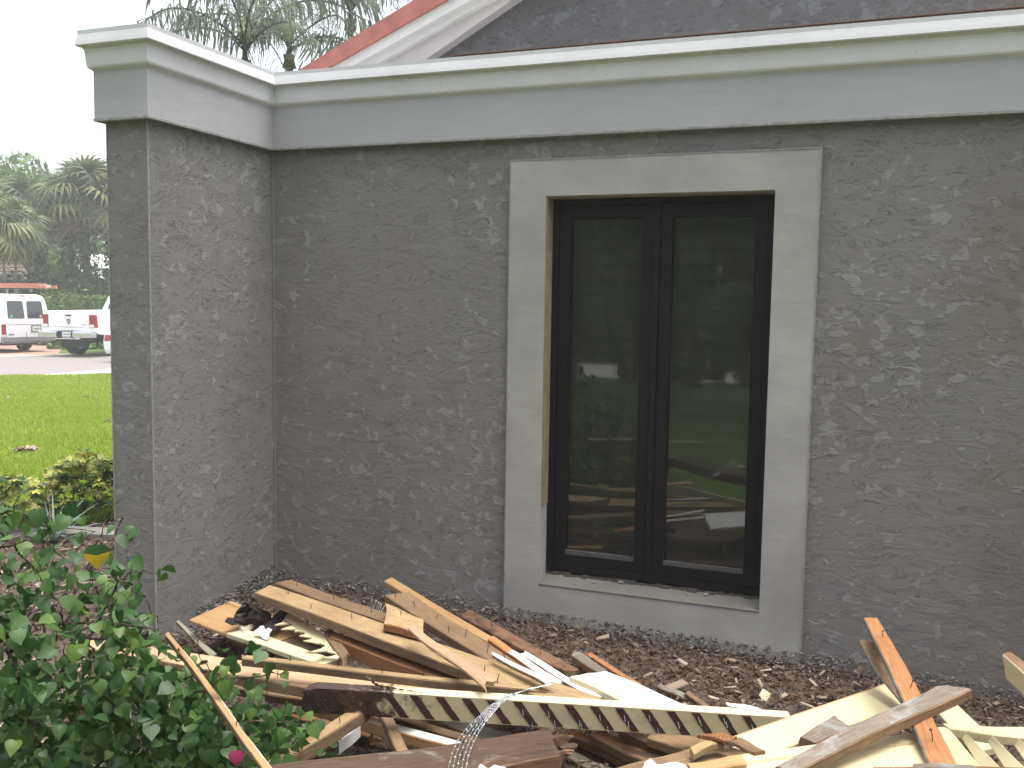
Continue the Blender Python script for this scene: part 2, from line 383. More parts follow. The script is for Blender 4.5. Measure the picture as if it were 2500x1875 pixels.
def ground_mat():
    b = NB('bare_soil'); v = b.coord(); n = b.noise(v, 14, 6, .7); n2 = b.noise(v, 2, 3)
    c = b.ramp(n, [(.3, (.05, .034, .025)), (.55, (.11, .075, .055)), (.75, (.20, .15, .115))])
    b.color(c); b.rough(.95); b.bump(n, .8, .02); return b.m
M['soil'] = ground_mat()
def lawn_mat():
    b = NB('lawn_turf'); v = b.coord(); n = b.noise(v, 1.1, 5, .6); f = b.noise(v, 35, 4, .7)
    c = b.ramp(n, [(.3, (.065, .11, .016)), (.7, (.095, .155, .024))])
    c = b.mix(b.math('MULTIPLY', f, .55), c, (.085, .15, .02))
    b.color(c); b.rough(.9); b.bump(f, .6, .03); return b.m
M['lawn'] = lawn_mat()
M['grass'] = island_mat('grass_blade', [(0, (.21, .33, .025)), (.5, (.33, .46, .045)), (.9, (.43, .52, .08)), (1, (.52, .49, .18))], .6, .4)
M['asphalt'] = simple('sunbleached_asphalt', (.25, .22, .205), .9, nz=.1, scale=6, bump=.1)
M['concrete'] = simple('pale_concrete', (.58, .56, .53), .9, nz=.1, scale=4, bump=.1)
M['garden_concrete'] = simple('garden_path_concrete', (.22, .20, .18), .9, nz=.15, scale=8, bump=.2)
def brick_mat():
    b = NB('red_paver'); v = b.coord((1, 1, 1)); br = b.n('ShaderNodeTexBrick'); b.l(v, br.inputs['Vector'])
    br.inputs['Color1'].default_value = (.36, .20, .15, 1); br.inputs['Color2'].default_value = (.42, .25, .19, 1); br.inputs['Mortar'].default_value = (.40, .33, .28, 1)
    br.inputs['Scale'].default_value = 5; br.inputs['Mortar Size'].default_value = .01
    b.color(br.outputs[0]); b.rough(.9); return b.m
M['brick'] = brick_mat()
M['car_white'] = simple('white_car_paint', (.80, .80, .80), .25, nz=.03, scale=2, spec=.6)
M['car_glass'] = simple('dark_car_glass', (.03, .033, .036), .1, nz=.1, spec=.7)
M['tail_red'] = simple('red_lamp_lens', (.26, .010, .013), .25, nz=.2, scale=30, spec=.6)
M['lens_clear'] = simple('clear_lamp_lens', (.72, .68, .66), .3, nz=.1, scale=30)
M['rubber'] = simple('tyre_rubber', (.018, .018, .018), .8, nz=.2)
M['grey_plastic'] = simple('grey_bumper_plastic', (.17, .17, .18), .6, nz=.1)
M['black'] = simple('black_trim', (.015, .015, .016), .6, nz=.2)
M['chrome'] = simple('chrome_bumper', (.70, .70, .72), .12, metal=1, nz=.04)
M['plate'] = simple('licence_plate', (.66, .70, .70), .5, nz=.15, scale=40)
M['ladder'] = simple('orange_fibreglass', (.50, .19, .12), .6, nz=.12, scale=10)
M['alu'] = simple('aluminium', (.62, .60, .56), .4, metal=.6, nz=.1)
M['sticker_green'] = simple('green_sticker', (.05, .45, .22), .5)
M['sticker_pink'] = simple('pink_sticker', (.62, .36, .40), .5)
M['brown_roof'] = simple('brown_shingle_roof', (.16, .11, .085), .9, nz=.2, scale=20)
M['white_tile'] = simple('white_roof_tile', (.72, .71, .70), .8, nz=.08, scale=10)
M['house_wall'] = simple('pale_house_wall', (.50, .46, .42), .9, nz=.1)

# ------------------------------------------------------------------ terrain
def terr(x, y):
    s = -0.72*x+0.69*y
    t = np.clip((s-8.0)/17.0, 0, 1); t = t*t*(3-2*t)
    base = -0.5*t
    heap = 0.09*np.exp(-(((x+0.6)/1.9)**2+((y-3.1)/.75)**2))
    wallpile = 0.07*np.exp(-((y-4.2)/.35)**2)*np.clip((.4-x)/3.0, 0, 1)*(x > -3.4)
    slope = -0.03*np.clip(x, 0, 1)
    return base+np.where(s < 8, heap+wallpile+slope, 0)
def grid_sheet(name, xs, ys, mat, dz=0, kind='structure'):
    X, Y = np.meshgrid(xs, ys); Z = terr(X, Y)+dz
    V = np.stack([X, Y, Z], -1).reshape(-1, 3); nx, ny = len(xs), len(ys)
    idx = np.arange(nx*ny).reshape(ny, nx)
    F = np.stack([idx[:-1, :-1], idx[:-1, 1:], idx[1:, 1:], idx[1:, :-1]], -1).reshape(-1, 4)
    o = link(name, np_mesh(name, V, F, mat, smooth=True)); o['kind'] = kind; return o
def warp(n, far):
    t = np.linspace(-1, 1, n); return np.sign(t)*(np.abs(t)**3*far+np.abs(t)*14)
gx = warp(161, 300)-1.0; gy = warp(161, 300)+3.0
ground = grid_sheet('ground', gx, gy, M['lawn'])
ground['label'] = 'green lawn running from the flower bed out to the street'
# planting bed of bare soil: sheet following the ground, 5 mm above it
bx = np.linspace(-6.6, 4.0, 107); by = np.linspace(0.9, 6.0, 61)
X, Y = np.meshgrid(bx, by); Z = terr(X, Y)+.006+.012*rng.standard_normal(X.shape)*0
keep_edge = 6.55+.25*np.sin(X*2.1)+.2*np.sin(Y*3.3)
V = np.stack([X, Y, Z], -1).reshape(-1, 3); idx = np.arange(X.size).reshape(X.shape)
F = np.stack([idx[:-1, :-1], idx[:-1, 1:], idx[1:, 1:], idx[1:, :-1]], -1).reshape(-1, 4)
cen = V[F].mean(1); Sx = -0.72*cen[:, 0]+0.69*cen[:, 1]
F = F[(Sx < 7.1+.2*np.sin(cen[:, 0]*5)+.15*np.sin(cen[:, 1]*7.3)) & (cen[:, 1] > .95+.15*np.sin(cen[:, 0]*4))]
bed = link('soil_bed', np_mesh('soil_bed', V, F, M['soil'], smooth=True)); bed['kind'] = 'structure'

# street frame: e along the street, n away from the house
SN = Vector((-0.735, 0.678, 0)); SE = Vector((SN.y, -SN.x, 0))
def street_poly(name, corners, mat, dz, label=None):
    mb = MB(); mb.add([(p[0], p[1], -.5+dz) for p in corners], [tuple(range(len(corners)))])
    o = mb.build(name, mat); o['kind'] = 'structure'
    if label: o['label'] = label
    return o
def G(px, py, z=-.5): return atZ(px, py, z)
a0, a1 = G(-40, 919), G(330, 915); b0, b1 = G(-40, 868), G(330, 861)
def ext(p, q, t): return p+(q-p)*t
street_poly('street', [ext(a0, a1, -4), ext(a0, a1, 9), ext(b0, b1, 7), ext(b0, b1, -3)], M['asphalt'], .006)
street_poly('pavement', [G(60, 919), G(300, 914.5), G(300, 899)], M['concrete'], .012)
g0, g1 = G(-40, 871.5), G(330, 864)
street_poly('gutter', [ext(g0, g1, -3), ext(g0, g1, 7), ext(b0, b1, 7), ext(b0, b1, -3)], M['concrete'], .011)
street_poly('brick_driveway', [G(-160, 870), G(140, 866.5), G(165, 836), G(-160, 836)], M['brick'], .016)
# a street also runs behind the photographer; the window mirrors it
mb = MB(); mb.add([(-60, -12.5, .006), (60, -9.0, .006), (60, -13.0, .006), (-60, -16.5, .006)], [(0, 3, 2, 1)])
o = mb.build('back_street', M['concrete']); o['kind'] = 'structure'
# garden path slab behind the shrub
for k, (q, nm) in enumerate((((-60, 1332, 128, 1313, 120, 1294, -60, 1308), 'path_slab'), ((134, 1312, 300, 1318, 300, 1301, 140, 1293), 'path_slab'))):
    pts = [atZ(q[i], q[i+1], .015) for i in (0, 2, 4, 6)]
    mb = MB(); mb.add([(p.x, p.y, .045) for p in pts]+[(p.x, p.y, -.02) for p in pts], [(0, 1, 2, 3), (7, 6, 5, 4)]+[(i, i+4, (i+1) % 4+4, (i+1) % 4) for i in range(4)])
    o = mb.build(nm, M['garden_concrete']); o['kind'] = 'structure'

# ------------------------------------------------------------------ the house
XI, YW, XP, YP = -2.947, 4.2, -3.168, 3.306        # inner corner, wall plane, pier left side, pier front
house = empty('stucco_house', (0, YW, 0), 'grey stucco house wall with dark casement window above the rubble', 'house')
house.location = (0, 0, 0)
OX0, OX1, OZ0, OZ1 = -1.432, -0.411, 0.246, 2.068  # window opening in the face of the surround
SX0, SX1, SZ1 = -1.610, -0.231, 2.235              # outer edge of the surround
YS = YW-.024
# wall: front with hole and reveals
xs = [XI, OX0-.004, OX1+.004, 6.5]; zs = [-.35, OZ0-.004, OZ1+.004, 2.6]
mb = MB()
for i in range(3):
    for j in range(3):
        if i == 1 and j == 1: continue
        mb.add([(xs[i], YW, zs[j]), (xs[i+1], YW, zs[j]), (xs[i+1], YW, zs[j+1]), (xs[i], YW, zs[j+1])], [(0, 1, 2, 3)])
mb.box(XI, 6.5, YW+.16, YW+.18, -.35, .2); mb.box(6.5, 6.6, YW, YW+6, -.35, 2.6); 
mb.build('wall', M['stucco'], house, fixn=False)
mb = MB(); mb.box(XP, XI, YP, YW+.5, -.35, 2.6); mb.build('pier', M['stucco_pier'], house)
# thin metal corner beads left bright along the arrises
for x, y, e in ((XI+.001, YP-.001, .003), (XI+.014, YW+.001, .002), (XP-.001, YP-.001, .0025)):
    mb = MB(); mb.box(x-e, x+e, y-e, y+e, -.3, 2.335); mb.build('corner_bead', M['bead'], house)
# surround: four flat bands, mitred, standing 24 mm proud
mb = MB()
o_, i_ = [(SX0, -.3), (SX1, -.3), (SX1, SZ1), (SX0, SZ1)], [(OX0, OZ0), (OX1, OZ0), (OX1, OZ1), (OX0, OZ1)]
for k in range(4):
    a, b_, c, d = o_[k], o_[(k+1) % 4], i_[(k+1) % 4], i_[k]
    mb.add([(a[0], YS, a[1]), (b_[0], YS, b_[1]), (c[0], YS, c[1]), (d[0], YS, d[1])], [(0, 1, 2, 3)])
    mb.add([(a[0], YS, a[1]), (b_[0], YS, b_[1]), (b_[0], YW+.01, b_[1]), (a[0], YW+.01, a[1])], [(3, 2, 1, 0)])
mb.build('window_surround', M['cement'], house, fixn=False)
mb = MB(); e = .0026
mb.box(SX0-e, SX0+e, YS-e, YS+.012, -.28, SZ1); mb.box(SX1-e, SX1+e, YS-e, YS+.012, -.28, SZ1+e); mb.box(SX0-e, SX1-e, YS-e, YS+.012, SZ1-e+.001, SZ1+e)
mb.build('surround_edge_bead', M['bead'], house)
# mouldings swept round pier and wall
path = [(XP, YW+.5, -1, 0), (XP, YP, -1, -1), (XI, YP, 1, -1), (XI, YW, 1, -1), (6.5, YW, 0, -1)]
def sweep(name, prof, mat, smooth=False):
    mb = MB(); n = len(prof)
    for (x, y, sx, sy) in path:
        mb.v += [(x+sx*p, y+sy*p, z) for p, z in prof]
    for s in range(len(path)-1):
        for j in range(n-1):
            mb.f.append((s*n+j, (s+1)*n+j, (s+1)*n+j+1, s*n+j+1)); mb.mi.append(0)
    return mb.build(name, mat, house, smooth, fixn=False)
sweep('frieze', [(-.02, 2.338), (.028, 2.338), (.035, 2.345), (.035, 2.57)], M['frieze'])
sweep('drip_bead', [(.030, 2.335), (.0385, 2.335), (.0385, 2.345), (.0355, 2.347)], M['bead'])
cv = [(.034, 2.546), (.037, 2.549), (.042, 2.553), (.050, 2.558), (.054, 2.566), (.0555, 2.58), (.057, 2.60), (.0585, 2.62), (.061, 2.634), (.066, 2.642), (.066, 2.646)]
sweep('cornice_cove', cv, M['trim'])
sweep('cornice_cap', [(.05, 2.6455), (.082, 2.6455), (.086, 2.650), (.083, 2.668), (.077, 2.695), (.078, 2.712), (.04, 2.718), (-.20, 2.718)], M['trim'])
mb = MB(); mb.box(-1.9, 6.5, YW-.079, YW-.05, 2.7195, 2.7235); mb.build('drip_edge', M['copper'], house)
mb = MB(); mb.box(XI-.1, 6.4, YW+.1, 5.1, 2.66, 2.7); mb.build('flat_roof', M['frieze'], house)
# gable behind the parapet, with stepped white rake boards under a red roof edge
def rl(pa, pb, Y):                                    # line on plane Y through two photo points, returned as z = f(x)
    A, B = atY(*pa, Y), atY(*pb, Y); k = (B.z-A.z)/(B.x-A.x)
    return lambda x: A.z+k*(x-A.x)
XR = 2.4
def zx(fn, z): 
    a = fn(0); k = fn(1)-a; return (z-a)/k
lines = [((720, 176), (1010, 0)), ((800, 166), (1090, 0)), ((861, 161), (1150, 0)), ((918, 157), (1196, 0)), ((1036, 147), (1250, 0))]
layers = [(0, 1, 4.78, 'roof_edge', 'red_roof'), (1, 2, 4.80, 'rake_board', 'white_trim'), (2, 3, 4.835, 'rake_board', 'white_trim'), (3, 4, 4.875, 'rake_board', 'pink_soffit')]
for a, b_, Y, nm, mt in layers:
    f1, f2 = rl(*lines[a], Y), rl(*lines[b_], Y); zb = 2.71
    p = [(zx(f1, zb), zb), (zx(f2, zb), zb), (XR, f2(XR)), (XR, f1(XR))]
    mb = MB(); mb.prism(p, lambda u, v, w: (u, w, v), Y, 5.0); mb.build(nm, M[mt], house)
f5 = rl(*lines[4], 4.95)
mb = MB(); x0 = zx(f5, 2.6)
mb.add([(x0-.15, 4.95, 2.6), (6.4, 4.95, 2.6), (6.4, 4.95, f5(XR)), (XR, 4.95, f5(XR)+.05)], [(0, 1, 2, 3)])
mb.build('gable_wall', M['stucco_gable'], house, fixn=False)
f0 = rl(*lines[0], 4.9)
mb = MB(); xa = zx(f0, 2.68)
mb.prism([(xa, 2.68), (XR, f0(XR)), (6.4, f0(XR)-1.6), (6.4, f0(XR)-1.75), (XR, f0(XR)-.12), (xa+.2, 2.68)], lambda u, v, w: (u, w, v), 5.0, 11.0)
mb.build('roof', M['red_roof'], house)
# window: fixed frame (part) with sashes, panes, blinds, sill as sub-parts
YF = YW+.062
FX0, FX1, FZ0, FZ1 = OX0+.008, OX1-.004, 0.290, OZ1-.008
mb = MB()
t = .028
mb.box(FX0, FX0+t, YF, YF+.09, FZ0, FZ1); mb.box(FX1-t, FX1, YF, YF+.09, FZ0, FZ1)
mb.box(FX0+t, FX1-t, YF+.001, YF+.09, FZ1-t, FZ1); mb.box(FX0+t, FX1-t, YF+.001, YF+.09, FZ0, FZ0+t)
xm = (FX0+FX1)/2-.012
mb.box(xm-.014, xm+.014, YF+.003, YF+.09, FZ0+t, FZ1-t)
win = mb.build('window', M['bronze'], house)
for sx0, sx1 in ((FX0+t+.003, xm-.017), (xm+.017, FX1-t-.003)):
    z0, z1 = FZ0+t+.003, FZ1-t-.003; sw = .052
    mb = MB(); ys0, ys1 = YF+.012, YF+.06
    mb.box(sx0, sx0+sw, ys0, ys1, z0, z1); mb.box(sx1-sw, sx1, ys0, ys1, z0, z1)
    mb.box(sx0+sw, sx1-sw, ys0+.001, ys1, z1-sw, z1); mb.box(sx0+sw, sx1-sw, ys0+.001, ys1, z0, z0+sw)
    sash = mb.build('sash', M['bronze'], win)
    gx0, gx1, gz0, gz1 = sx0+sw, sx1-sw, z0+sw, z1-sw
    mb = MB(); mb.box(gx0, gx1, ys0+.010, ys0+.024, gz0, gz0+.02); mb.build('glazing_bead', M['bead_metal'], win)
    mb = MB(); mb.add([(gx0, ys0+.028, gz0), (gx1, ys0+.028, gz0), (gx1, ys0+.028, gz1), (gx0, ys0+.028, gz1)], [(0, 1, 2, 3)])
    mb.build('pane', M['glass'], win, fixn=False)
    n = 23; hgt = (gz1-gz0)/n
    mbs = MB(); mbs.add([(-(gx1-gx0)/2-.05, .0, -hgt*.52), ((gx1-gx0)/2+.05, .0, -hgt*.52), ((gx1-gx0)/2+.05, .022, hgt*.52), (-(gx1-gx0)/2-.05, .022, hgt*.52),
        (-(gx1-gx0)/2-.05, .006, -hgt*.52), ((gx1-gx0)/2+.05, .006, -hgt*.52), ((gx1-gx0)/2+.05, .028, hgt*.52), (-(gx1-gx0)/2-.05, .028, hgt*.52)], [(0, 1, 2, 3), (7, 6, 5, 4), (0, 4, 5, 1), (2, 6, 7, 3)])
    me = mbs.mesh('blind_slat', M['blind'])
    for k in range(n): link('blind_slat', me, win, ((gx0+gx1)/2, YF+.13, gz0+hgt*(k+.5)))
mb = MB(); mb.box(FX0-.2, FX1+.2, YF+.30, YF+.32, .1, 2.3); mb.box(FX0-.2, FX0-.18, YF+.1, YF+.3, .1, 2.3); mb.box(FX1+.18, FX1+.2, YF+.1, YF+.3, .1, 2.3)
mb.build('dark_interior', M['dark_room'], win)
# reveal: sealant strip at top and left, sloping cement sill, dirty gap under the frame
mb = MB()
mb.add([(OX0, YS, OZ0), (OX0, YS, OZ1), (OX0, YF+.09, OZ1), (OX0, YF+.09, OZ0)], [(0, 1, 2, 3)])
mb.add([(OX1, YS, OZ0), (OX1, YS, OZ1), (OX1, YF+.09, OZ1), (OX1, YF+.09, OZ0)], [(3, 2, 1, 0)])
mb.add([(OX0, YS, OZ1), (OX1, YS, OZ1), (OX1, YF+.09, OZ1), (OX0, YF+.09, OZ1)], [(0, 1, 2, 3)])
mb.build('reveal', M['cement'], win, fixn=False)
mb = MB(); mb.box(OX0+.001, OX0+.006, YS+.006, YF+.03, .62, OZ1-.001); mb.box(OX0+.006, OX1, YS+.006, YF+.03, OZ1-.006, OZ1-.0015)
mb.build('sealant_strip', M['foam'], win)
mb = MB(); mb.add([(OX0-.006, YS-.003, OZ0-.001), (OX1+.002, YS-.003, OZ0-.001), (OX1, YF+.03, OZ0+.034), (OX0, YF+.03, OZ0+.034), (OX0-.006, YS-.003, OZ0-.006), (OX1+.002, YS-.003, OZ0-.006)], [(0, 1, 2, 3), (4, 5, 1, 0)])
mb.build('sill', M['sill'], win, fixn=False)
mb = MB()
x = OX0+.003
while x < OX1-.02:
    w_ = random.uniform(.015, .05); mb.box(x, min(x+w_, OX1-.002), YF+.004-random.uniform(0, .014), YF+.03, OZ0+.020, FZ0-random.uniform(0, .012)); x += w_+.001
mb.build('old_sealant_joint', M['joint'], win)
mb = MB(); x = OX0+.03
for k in range(9):
    xx = random.uniform(OX0+.03, OX1-.03); s_ = random.uniform(.002, .006); yy = random.uniform(YS+.01, YF-.005); zz = OZ0+.034*(yy-YS)/(YF-YS)
    mb.box(xx-s_*1.6, xx+s_*1.6, yy-s_, yy+s_, zz-.004, zz+s_*.7)
o = mb.build('cement_crumbs', M['bead'], win); o['kind'] = 'stuff'

# ------------------------------------------------------------------ rubble: boards
def board(name, label, quad, T, mats=('pine', 'pine', 'pine'), z=None, segs=9, cols=5, jagA=0.0, jagB=0.0, bow=0.0, wav=.002, nails=0, far_strip=None, groove=None, twist=0, cat='board', group=None, parent=None):
    """quad: photo pixels of nearA, nearB, farB, farA with heights; the slab hangs T below that top face.
       mats: top, near/far sides, ends; far_strip=(width fraction, material); groove = position across the face"""
    if z is not None:
        zz = z if hasattr(z, '__len__') else (z,)*4
        P = [atZ(px, py, h) for (px, py), h in zip(quad, zz)]
    else: P = [Vector(p) for p in quad]
    A, B, C, D = P
    ex = ((B-A)+(C-D)).normalized(); ez = ex.cross((D-A)+(C-B)).normalized()
    if ez.z < 0: ez = -ez
    ey = ez.cross(ex)
    cen = (A+B+C+D)/4
    rot = Matrix((ex, ey, ez)).transposed().to_4x4(); rot.translation = cen
    inv = rot.inverted(); a, b, c, d = [inv @ p for p in P]
    L = (b-a).length; Wd = abs(((d-a)+(c-b)).y)/2
    r_ = random.Random(hash(label) % 9999 if False else sum(ord(ch) for ch in label))
    vs = list(np.linspace(0, 1, cols))
    slots = {}
    colmat = [0]*(cols-1)
    dz = [0.0]*cols
    if groove is not None:
        g = groove; vs = [0, g*.5, g-.035, g-.02, g+.02, g+.035, (1+g)/2, 1]; dz = [0, 0, 0, -.007, -.007, 0, 0, 0]; cols = 8; colmat = [0]*7
    if far_strip: vs = vs[:-1]+[1-far_strip[0], 1]; dz = dz[:-1]+[0, dz[-1]]; colmat = colmat+[3]; cols += 1
    ch = min(.0035, T*.2, Wd*.1)
    ring = []                                           # (v, top?, chamfer)
    us = np.linspace(0, 1, segs+1)
    V = []; 
    jA = [r_.uniform(0, 1)*jagA for _ in range(cols)]; jB = [r_.uniform(0, 1)*jagB for _ in range(cols)]
    jA2 = [x+r_.uniform(-.5, .5)*jagA*.6 for x in jA]; jB2 = [x+r_.uniform(-.5, .5)*jagB*.6 for x in jB]
    nn = 2*cols+2*2
    ph = r_.uniform(0, 9)
    for i, u in enumerate(us):
        lo = a.lerp(b, u); hi = d.lerp(c, u)
        off = bow*4*u*(1-u)+wav*math.sin(u*7+ph)
        tw = twist*(u-.5)
        def pt(v, zz, k=None, low=False):
            p = lo.lerp(hi, v); x, y, zt = p.x, p.y, p.z
            if k is not None:
                if i == 0: x += (jA2 if low else jA)[k]
                if i == segs: x -= (jB2 if low else jB)[k]
            return (x, y+r_.uniform(-1, 1)*wav*.25, zt+zz+off+tw*(v-.5)*Wd)
        cf = ch/max(Wd, .01)
        for k in range(cols):
            v = vs[k]; v2 = cf if k == 0 else (1-cf if k == cols-1 else v)
            V.append(pt(v2, dz[k], k))
        V.append(pt(1, -ch, cols-1)); V.append(pt(1, -T+ch, cols-1, True))
        for k in range(cols-1, -1, -1):
            v = vs[k]; v2 = cf if k == 0 else (1-cf if k == cols-1 else v)
            V.append(pt(v2, -T, k, True))
        V.append(pt(0, -T+ch, 0, True)); V.append(pt(0, -ch, 0))
    F = []; mi = []
    for i in range(segs):
        for j in range(nn):
            F.append((i*nn+j, i*nn+(j+1) % nn, (i+1)*nn+(j+1) % nn, (i+1)*nn+j))
            mi.append(colmat[j] if j < cols-1 else (4 if cols-1 <= j <= cols+1 else (1 if j >= 2*cols+2 else 2)))
    for s0 in (0, segs*nn):
        for k in range(cols-1):
            t0, t1 = s0+k, s0+k+1; b0 = s0+2*cols+1-k; b1 = b0-1
            F.append((t0, t1, b1, b0)); mi.append(2)
        F.append((s0+cols-1, s0+cols, s0+cols+1, s0+cols+2)); mi.append(2)
        F.append((s0, s0+nn-1, s0+nn-2, s0+nn-3)); mi.append(2)
    ml = [M[mats[0]], M[mats[1]], M[mats[2]], M[far_strip[1]] if far_strip else M[mats[0]], M[mats[3]] if len(mats) > 3 else M[mats[1]]]
    mb = MB(); mb.v = V; mb.f = F; mb.mi = mi
    me = mb.mesh(name, ml)
    o = link(name, me)
    if parent:
        o.parent = parent; o.matrix_world = rot
    else:
        o.matrix_world = rot
    if label and not parent: tag(o, label, cat, group)
    for k in range(nails):
        u = (k+r_.uniform(.2, .8))/nails; v = r_.uniform(.2, .8)
        p = a.lerp(b, u).lerp(d.lerp(c, u), v); off = bow*4*u*(1-u)
        tl = Vector((r_.uniform(-.35, .35), r_.uniform(-.35, .35), 1)).normalized()*r_.uniform(.018, .036)
        mbn = MB(); mbn.tube([(0, 0, -.01), tl*.5, tl], [.0018, .0018, .0018], 5)
        if r_.random() < .4: mbn.tube([tl, tl*1.06], [.0045, .0045], 6)
        link('nail', mbn.mesh('nail', M['nail']), o, (p.x, p.y, p.z+off))
    BOARDS.append((label, round(L, 2), round(Wd, 3), T)); return o
BOARDS = []
P2 = 'pine'
# --- lowest layer: boards in the hollow of the heap, with dark filler added to deepen its shade
board('buried_board', 'brown board lying under the striped stile, behind the old foreground timber', [(960, 1752), (1165, 1822), (1182, 1806), (975, 1741)], .035, ('brown', 'dark', 'brown'), .17)
board('buried_board', 'greyish tan board under the middle of the striped stile', [(1044, 1752), (1222, 1822), (1272, 1798), (1075, 1738)], .03, ('greygreen', 'dark', 'brown'), .12)
board('buried_board', 'dark reddish plank under the stile, right of the rotten timber end', [(1391, 1792), (1545, 1868), (1566, 1854), (1400, 1779)], .03, ('red', 'dark', 'red'), .14)
board('buried_board', 'red brown plank second right of the rotten timber end', [(1442, 1797), (1592, 1870), (1622, 1854), (1466, 1779)], .03, ('rot', 'dark', 'rot'), .17)
board('buried_board', 'narrow dark brown batten beside the wide tan plank', [(1512, 1786), (1655, 1840), (1672, 1828), (1522, 1774)], .03, ('brown', 'dark', 'brown'), .2)
board('wide_plank', 'wide tan grained plank under the right end of the stile', [(1580, 1800), (1800, 1880), (1830, 1838), (1608, 1772)], .03, ('brown', 'brown', 'pine'), .22)
board('buried_board', 'grey green board at the bottom edge under the rotten timber end', [(1375, 1846), (1475, 1895), (1505, 1880), (1392, 1830)], .03, ('greygreen', 'dark', 'greygreen'), .1)
board('buried_board', 'dark board lowest under the left half of the stile', [(800, 1768), (1010, 1850), (1040, 1830), (830, 1752)], .03, ('dark', 'dark', 'dark'), .06)  # this and the rows below: filler added to deepen shade in the hollow
board('buried_board', 'dark board behind the short white sided block', [(885, 1815), (1060, 1855), (1065, 1835), (900, 1790)], .03, ('rot', 'dark', 'dark'), .07)
board('buried_board', 'brown board in shadow beside the ribbed red board', [(930, 1668), (1120, 1712), (1150, 1690), (960, 1640)], .03, ('dark', 'dark', 'brown'), .12)
board('buried_board', 'weathered dark board showing between white strips and stile', [(1330, 1690), (1530, 1752), (1560, 1730), (1360, 1664)], .03, ('rot', 'dark', 'dark'), .11)
board('buried_board', 'brown board low beneath the shutter slats', [(2230, 1880), (2520, 1905), (2520, 1860), (2240, 1842)], .03, ('dark', 'dark', 'dark'), .06)
board('buried_board', 'rough reddish batten right of the shrub under the stile end', [(700, 1745), (900, 1800), (910, 1788), (712, 1734)], .025, ('red', 'dark', 'rot'), .10)
board('buried_board', 'dark plank sloping down behind the diagonal board', [(720, 1790), (960, 1880), (990, 1856), (752, 1762)], .03, ('dark', 'dark', 'dark'), .05)
board('buried_board', 'brown lath crossing the hollow left of the strut', [(760, 1840), (930, 1752), (920, 1742), (748, 1826)], .02, ('rot', 'dark', 'brown'), .10)
board('buried_board', 'dark board right of the strut in the hollow', [(1000, 1800), (1180, 1850), (1200, 1826), (1020, 1776)], .03, ('rot', 'dark', 'dark'), .08)
board('buried_board', 'narrow brown batten between rotten timber end and reddish plank', [(1300, 1775), (1480, 1860), (1492, 1850), (1316, 1764)], .025, ('brown', 'dark', 'dark'), .10)
board('buried_board', 'dark plank deep under the middle of the stile', [(1180, 1762), (1380, 1830), (1410, 1806), (1210, 1738)], .03, ('dark', 'dark', 'dark'), .06)
# --- back row, against the wall
board('short_board', 'short brown board at the back in the wall corner', [(672, 1423), (960, 1527), (985, 1512), (712, 1416)], .04, ('brown', 'brown', 'tan'), (.26, .22, .22, .26), nails=3)
board('thin_stick', 'thin tan stick topmost at the back near the wall', [(938, 1419), (1195, 1572), (1213, 1562), (958, 1410)], .028, ('tan', 'pine', 'tan'), (.24, .20, .20, .24))
board('rotten_plank', 'dark brown rotten plank nearest the wall beside the soil', [(1119, 1501), (1392, 1646), (1424, 1640), (1138, 1483)], .04, ('rot', 'rot', 'brown'), (.17, .15, .15, .17), jagA=.06, jagB=.05, nails=2)
board('wood_chunk', 'grey weathered chunk of wood behind the white panel', [(1390, 1597), (1462, 1643), (1484, 1636), (1414, 1588)], .03, ('grey', 'brown', 'grey'), .13, segs=4, jagA=.02)
board('thin_stick', 'reddish split stick lying on the soil behind the white panel', [(1424, 1594), (1556, 1675), (1567, 1669), (1436, 1588)], .018, ('orange', 'red', 'orange'), (.06, .10, .10, .06), jagA=.03)
board('bark_stick', 'grey white weathered stick on the soil behind the stile', [(1603, 1676), (1672, 1706), (1680, 1694), (1612, 1668)], .022, ('grey', 'dark', 'grey'), .10, segs=5, jagB=.02)
board('wood_scrap', 'small brown wood scrap beside the grey white stick', [(1674, 1692), (1722, 1731), (1738, 1726), (1683, 1685)], .02, ('brown', 'dark', 'brown'), .1, segs=4)
board('wood_scrap', 'weathered grey wood scrap half buried in the soil', [(1722, 1684), (1796, 1694), (1800, 1683), (1728, 1670)], .012, ('grey', 'grey', 'grey'), .05, segs=4, jagA=.02, jagB=.02)
board('thin_stick', 'thin red brown stick lying across the mulch by the wall', [(1876, 1680), (2003, 1706), (2005, 1700), (1878, 1673)], .010, ('brown', 'brown', 'brown'), .04, segs=5)
board('paint_flake', 'yellow paint strip lying on the mulch', [(1900, 1662), (1958, 1680), (1961, 1672), (1904, 1655)], .004, ('cream', 'cream', 'cream'), .035, segs=5, jagA=.01, jagB=.01, cat='paint flake')
board('cream_chunk', 'upright cream chunk on the mulch behind the cream panel', [(1846, 1711), (1871, 1715), (1882, 1692), (1862, 1680)], .02, ('cream', 'cream', 'cream'), (.055, .055, .085, .09), segs=3, cat='wood chunk')
board('cream_chunk', 'small broken cream lump right of the upright cream chunk', [(1898, 1710), (1918, 1711), (1924, 1696), (1902, 1692)], .015, ('cream', 'grey', 'cream'), .05, segs=3, jagA=.008, jagB=.008, cat='wood chunk')
board('paint_flake', 'long white flaking strip at the far edge of the stile', [(1775, 1722), (1862, 1738), (1860, 1728), (1768, 1712)], .008, ('white', 'grey', 'white'), .12, segs=6, jagA=.01, jagB=.03, cat='paint flake')
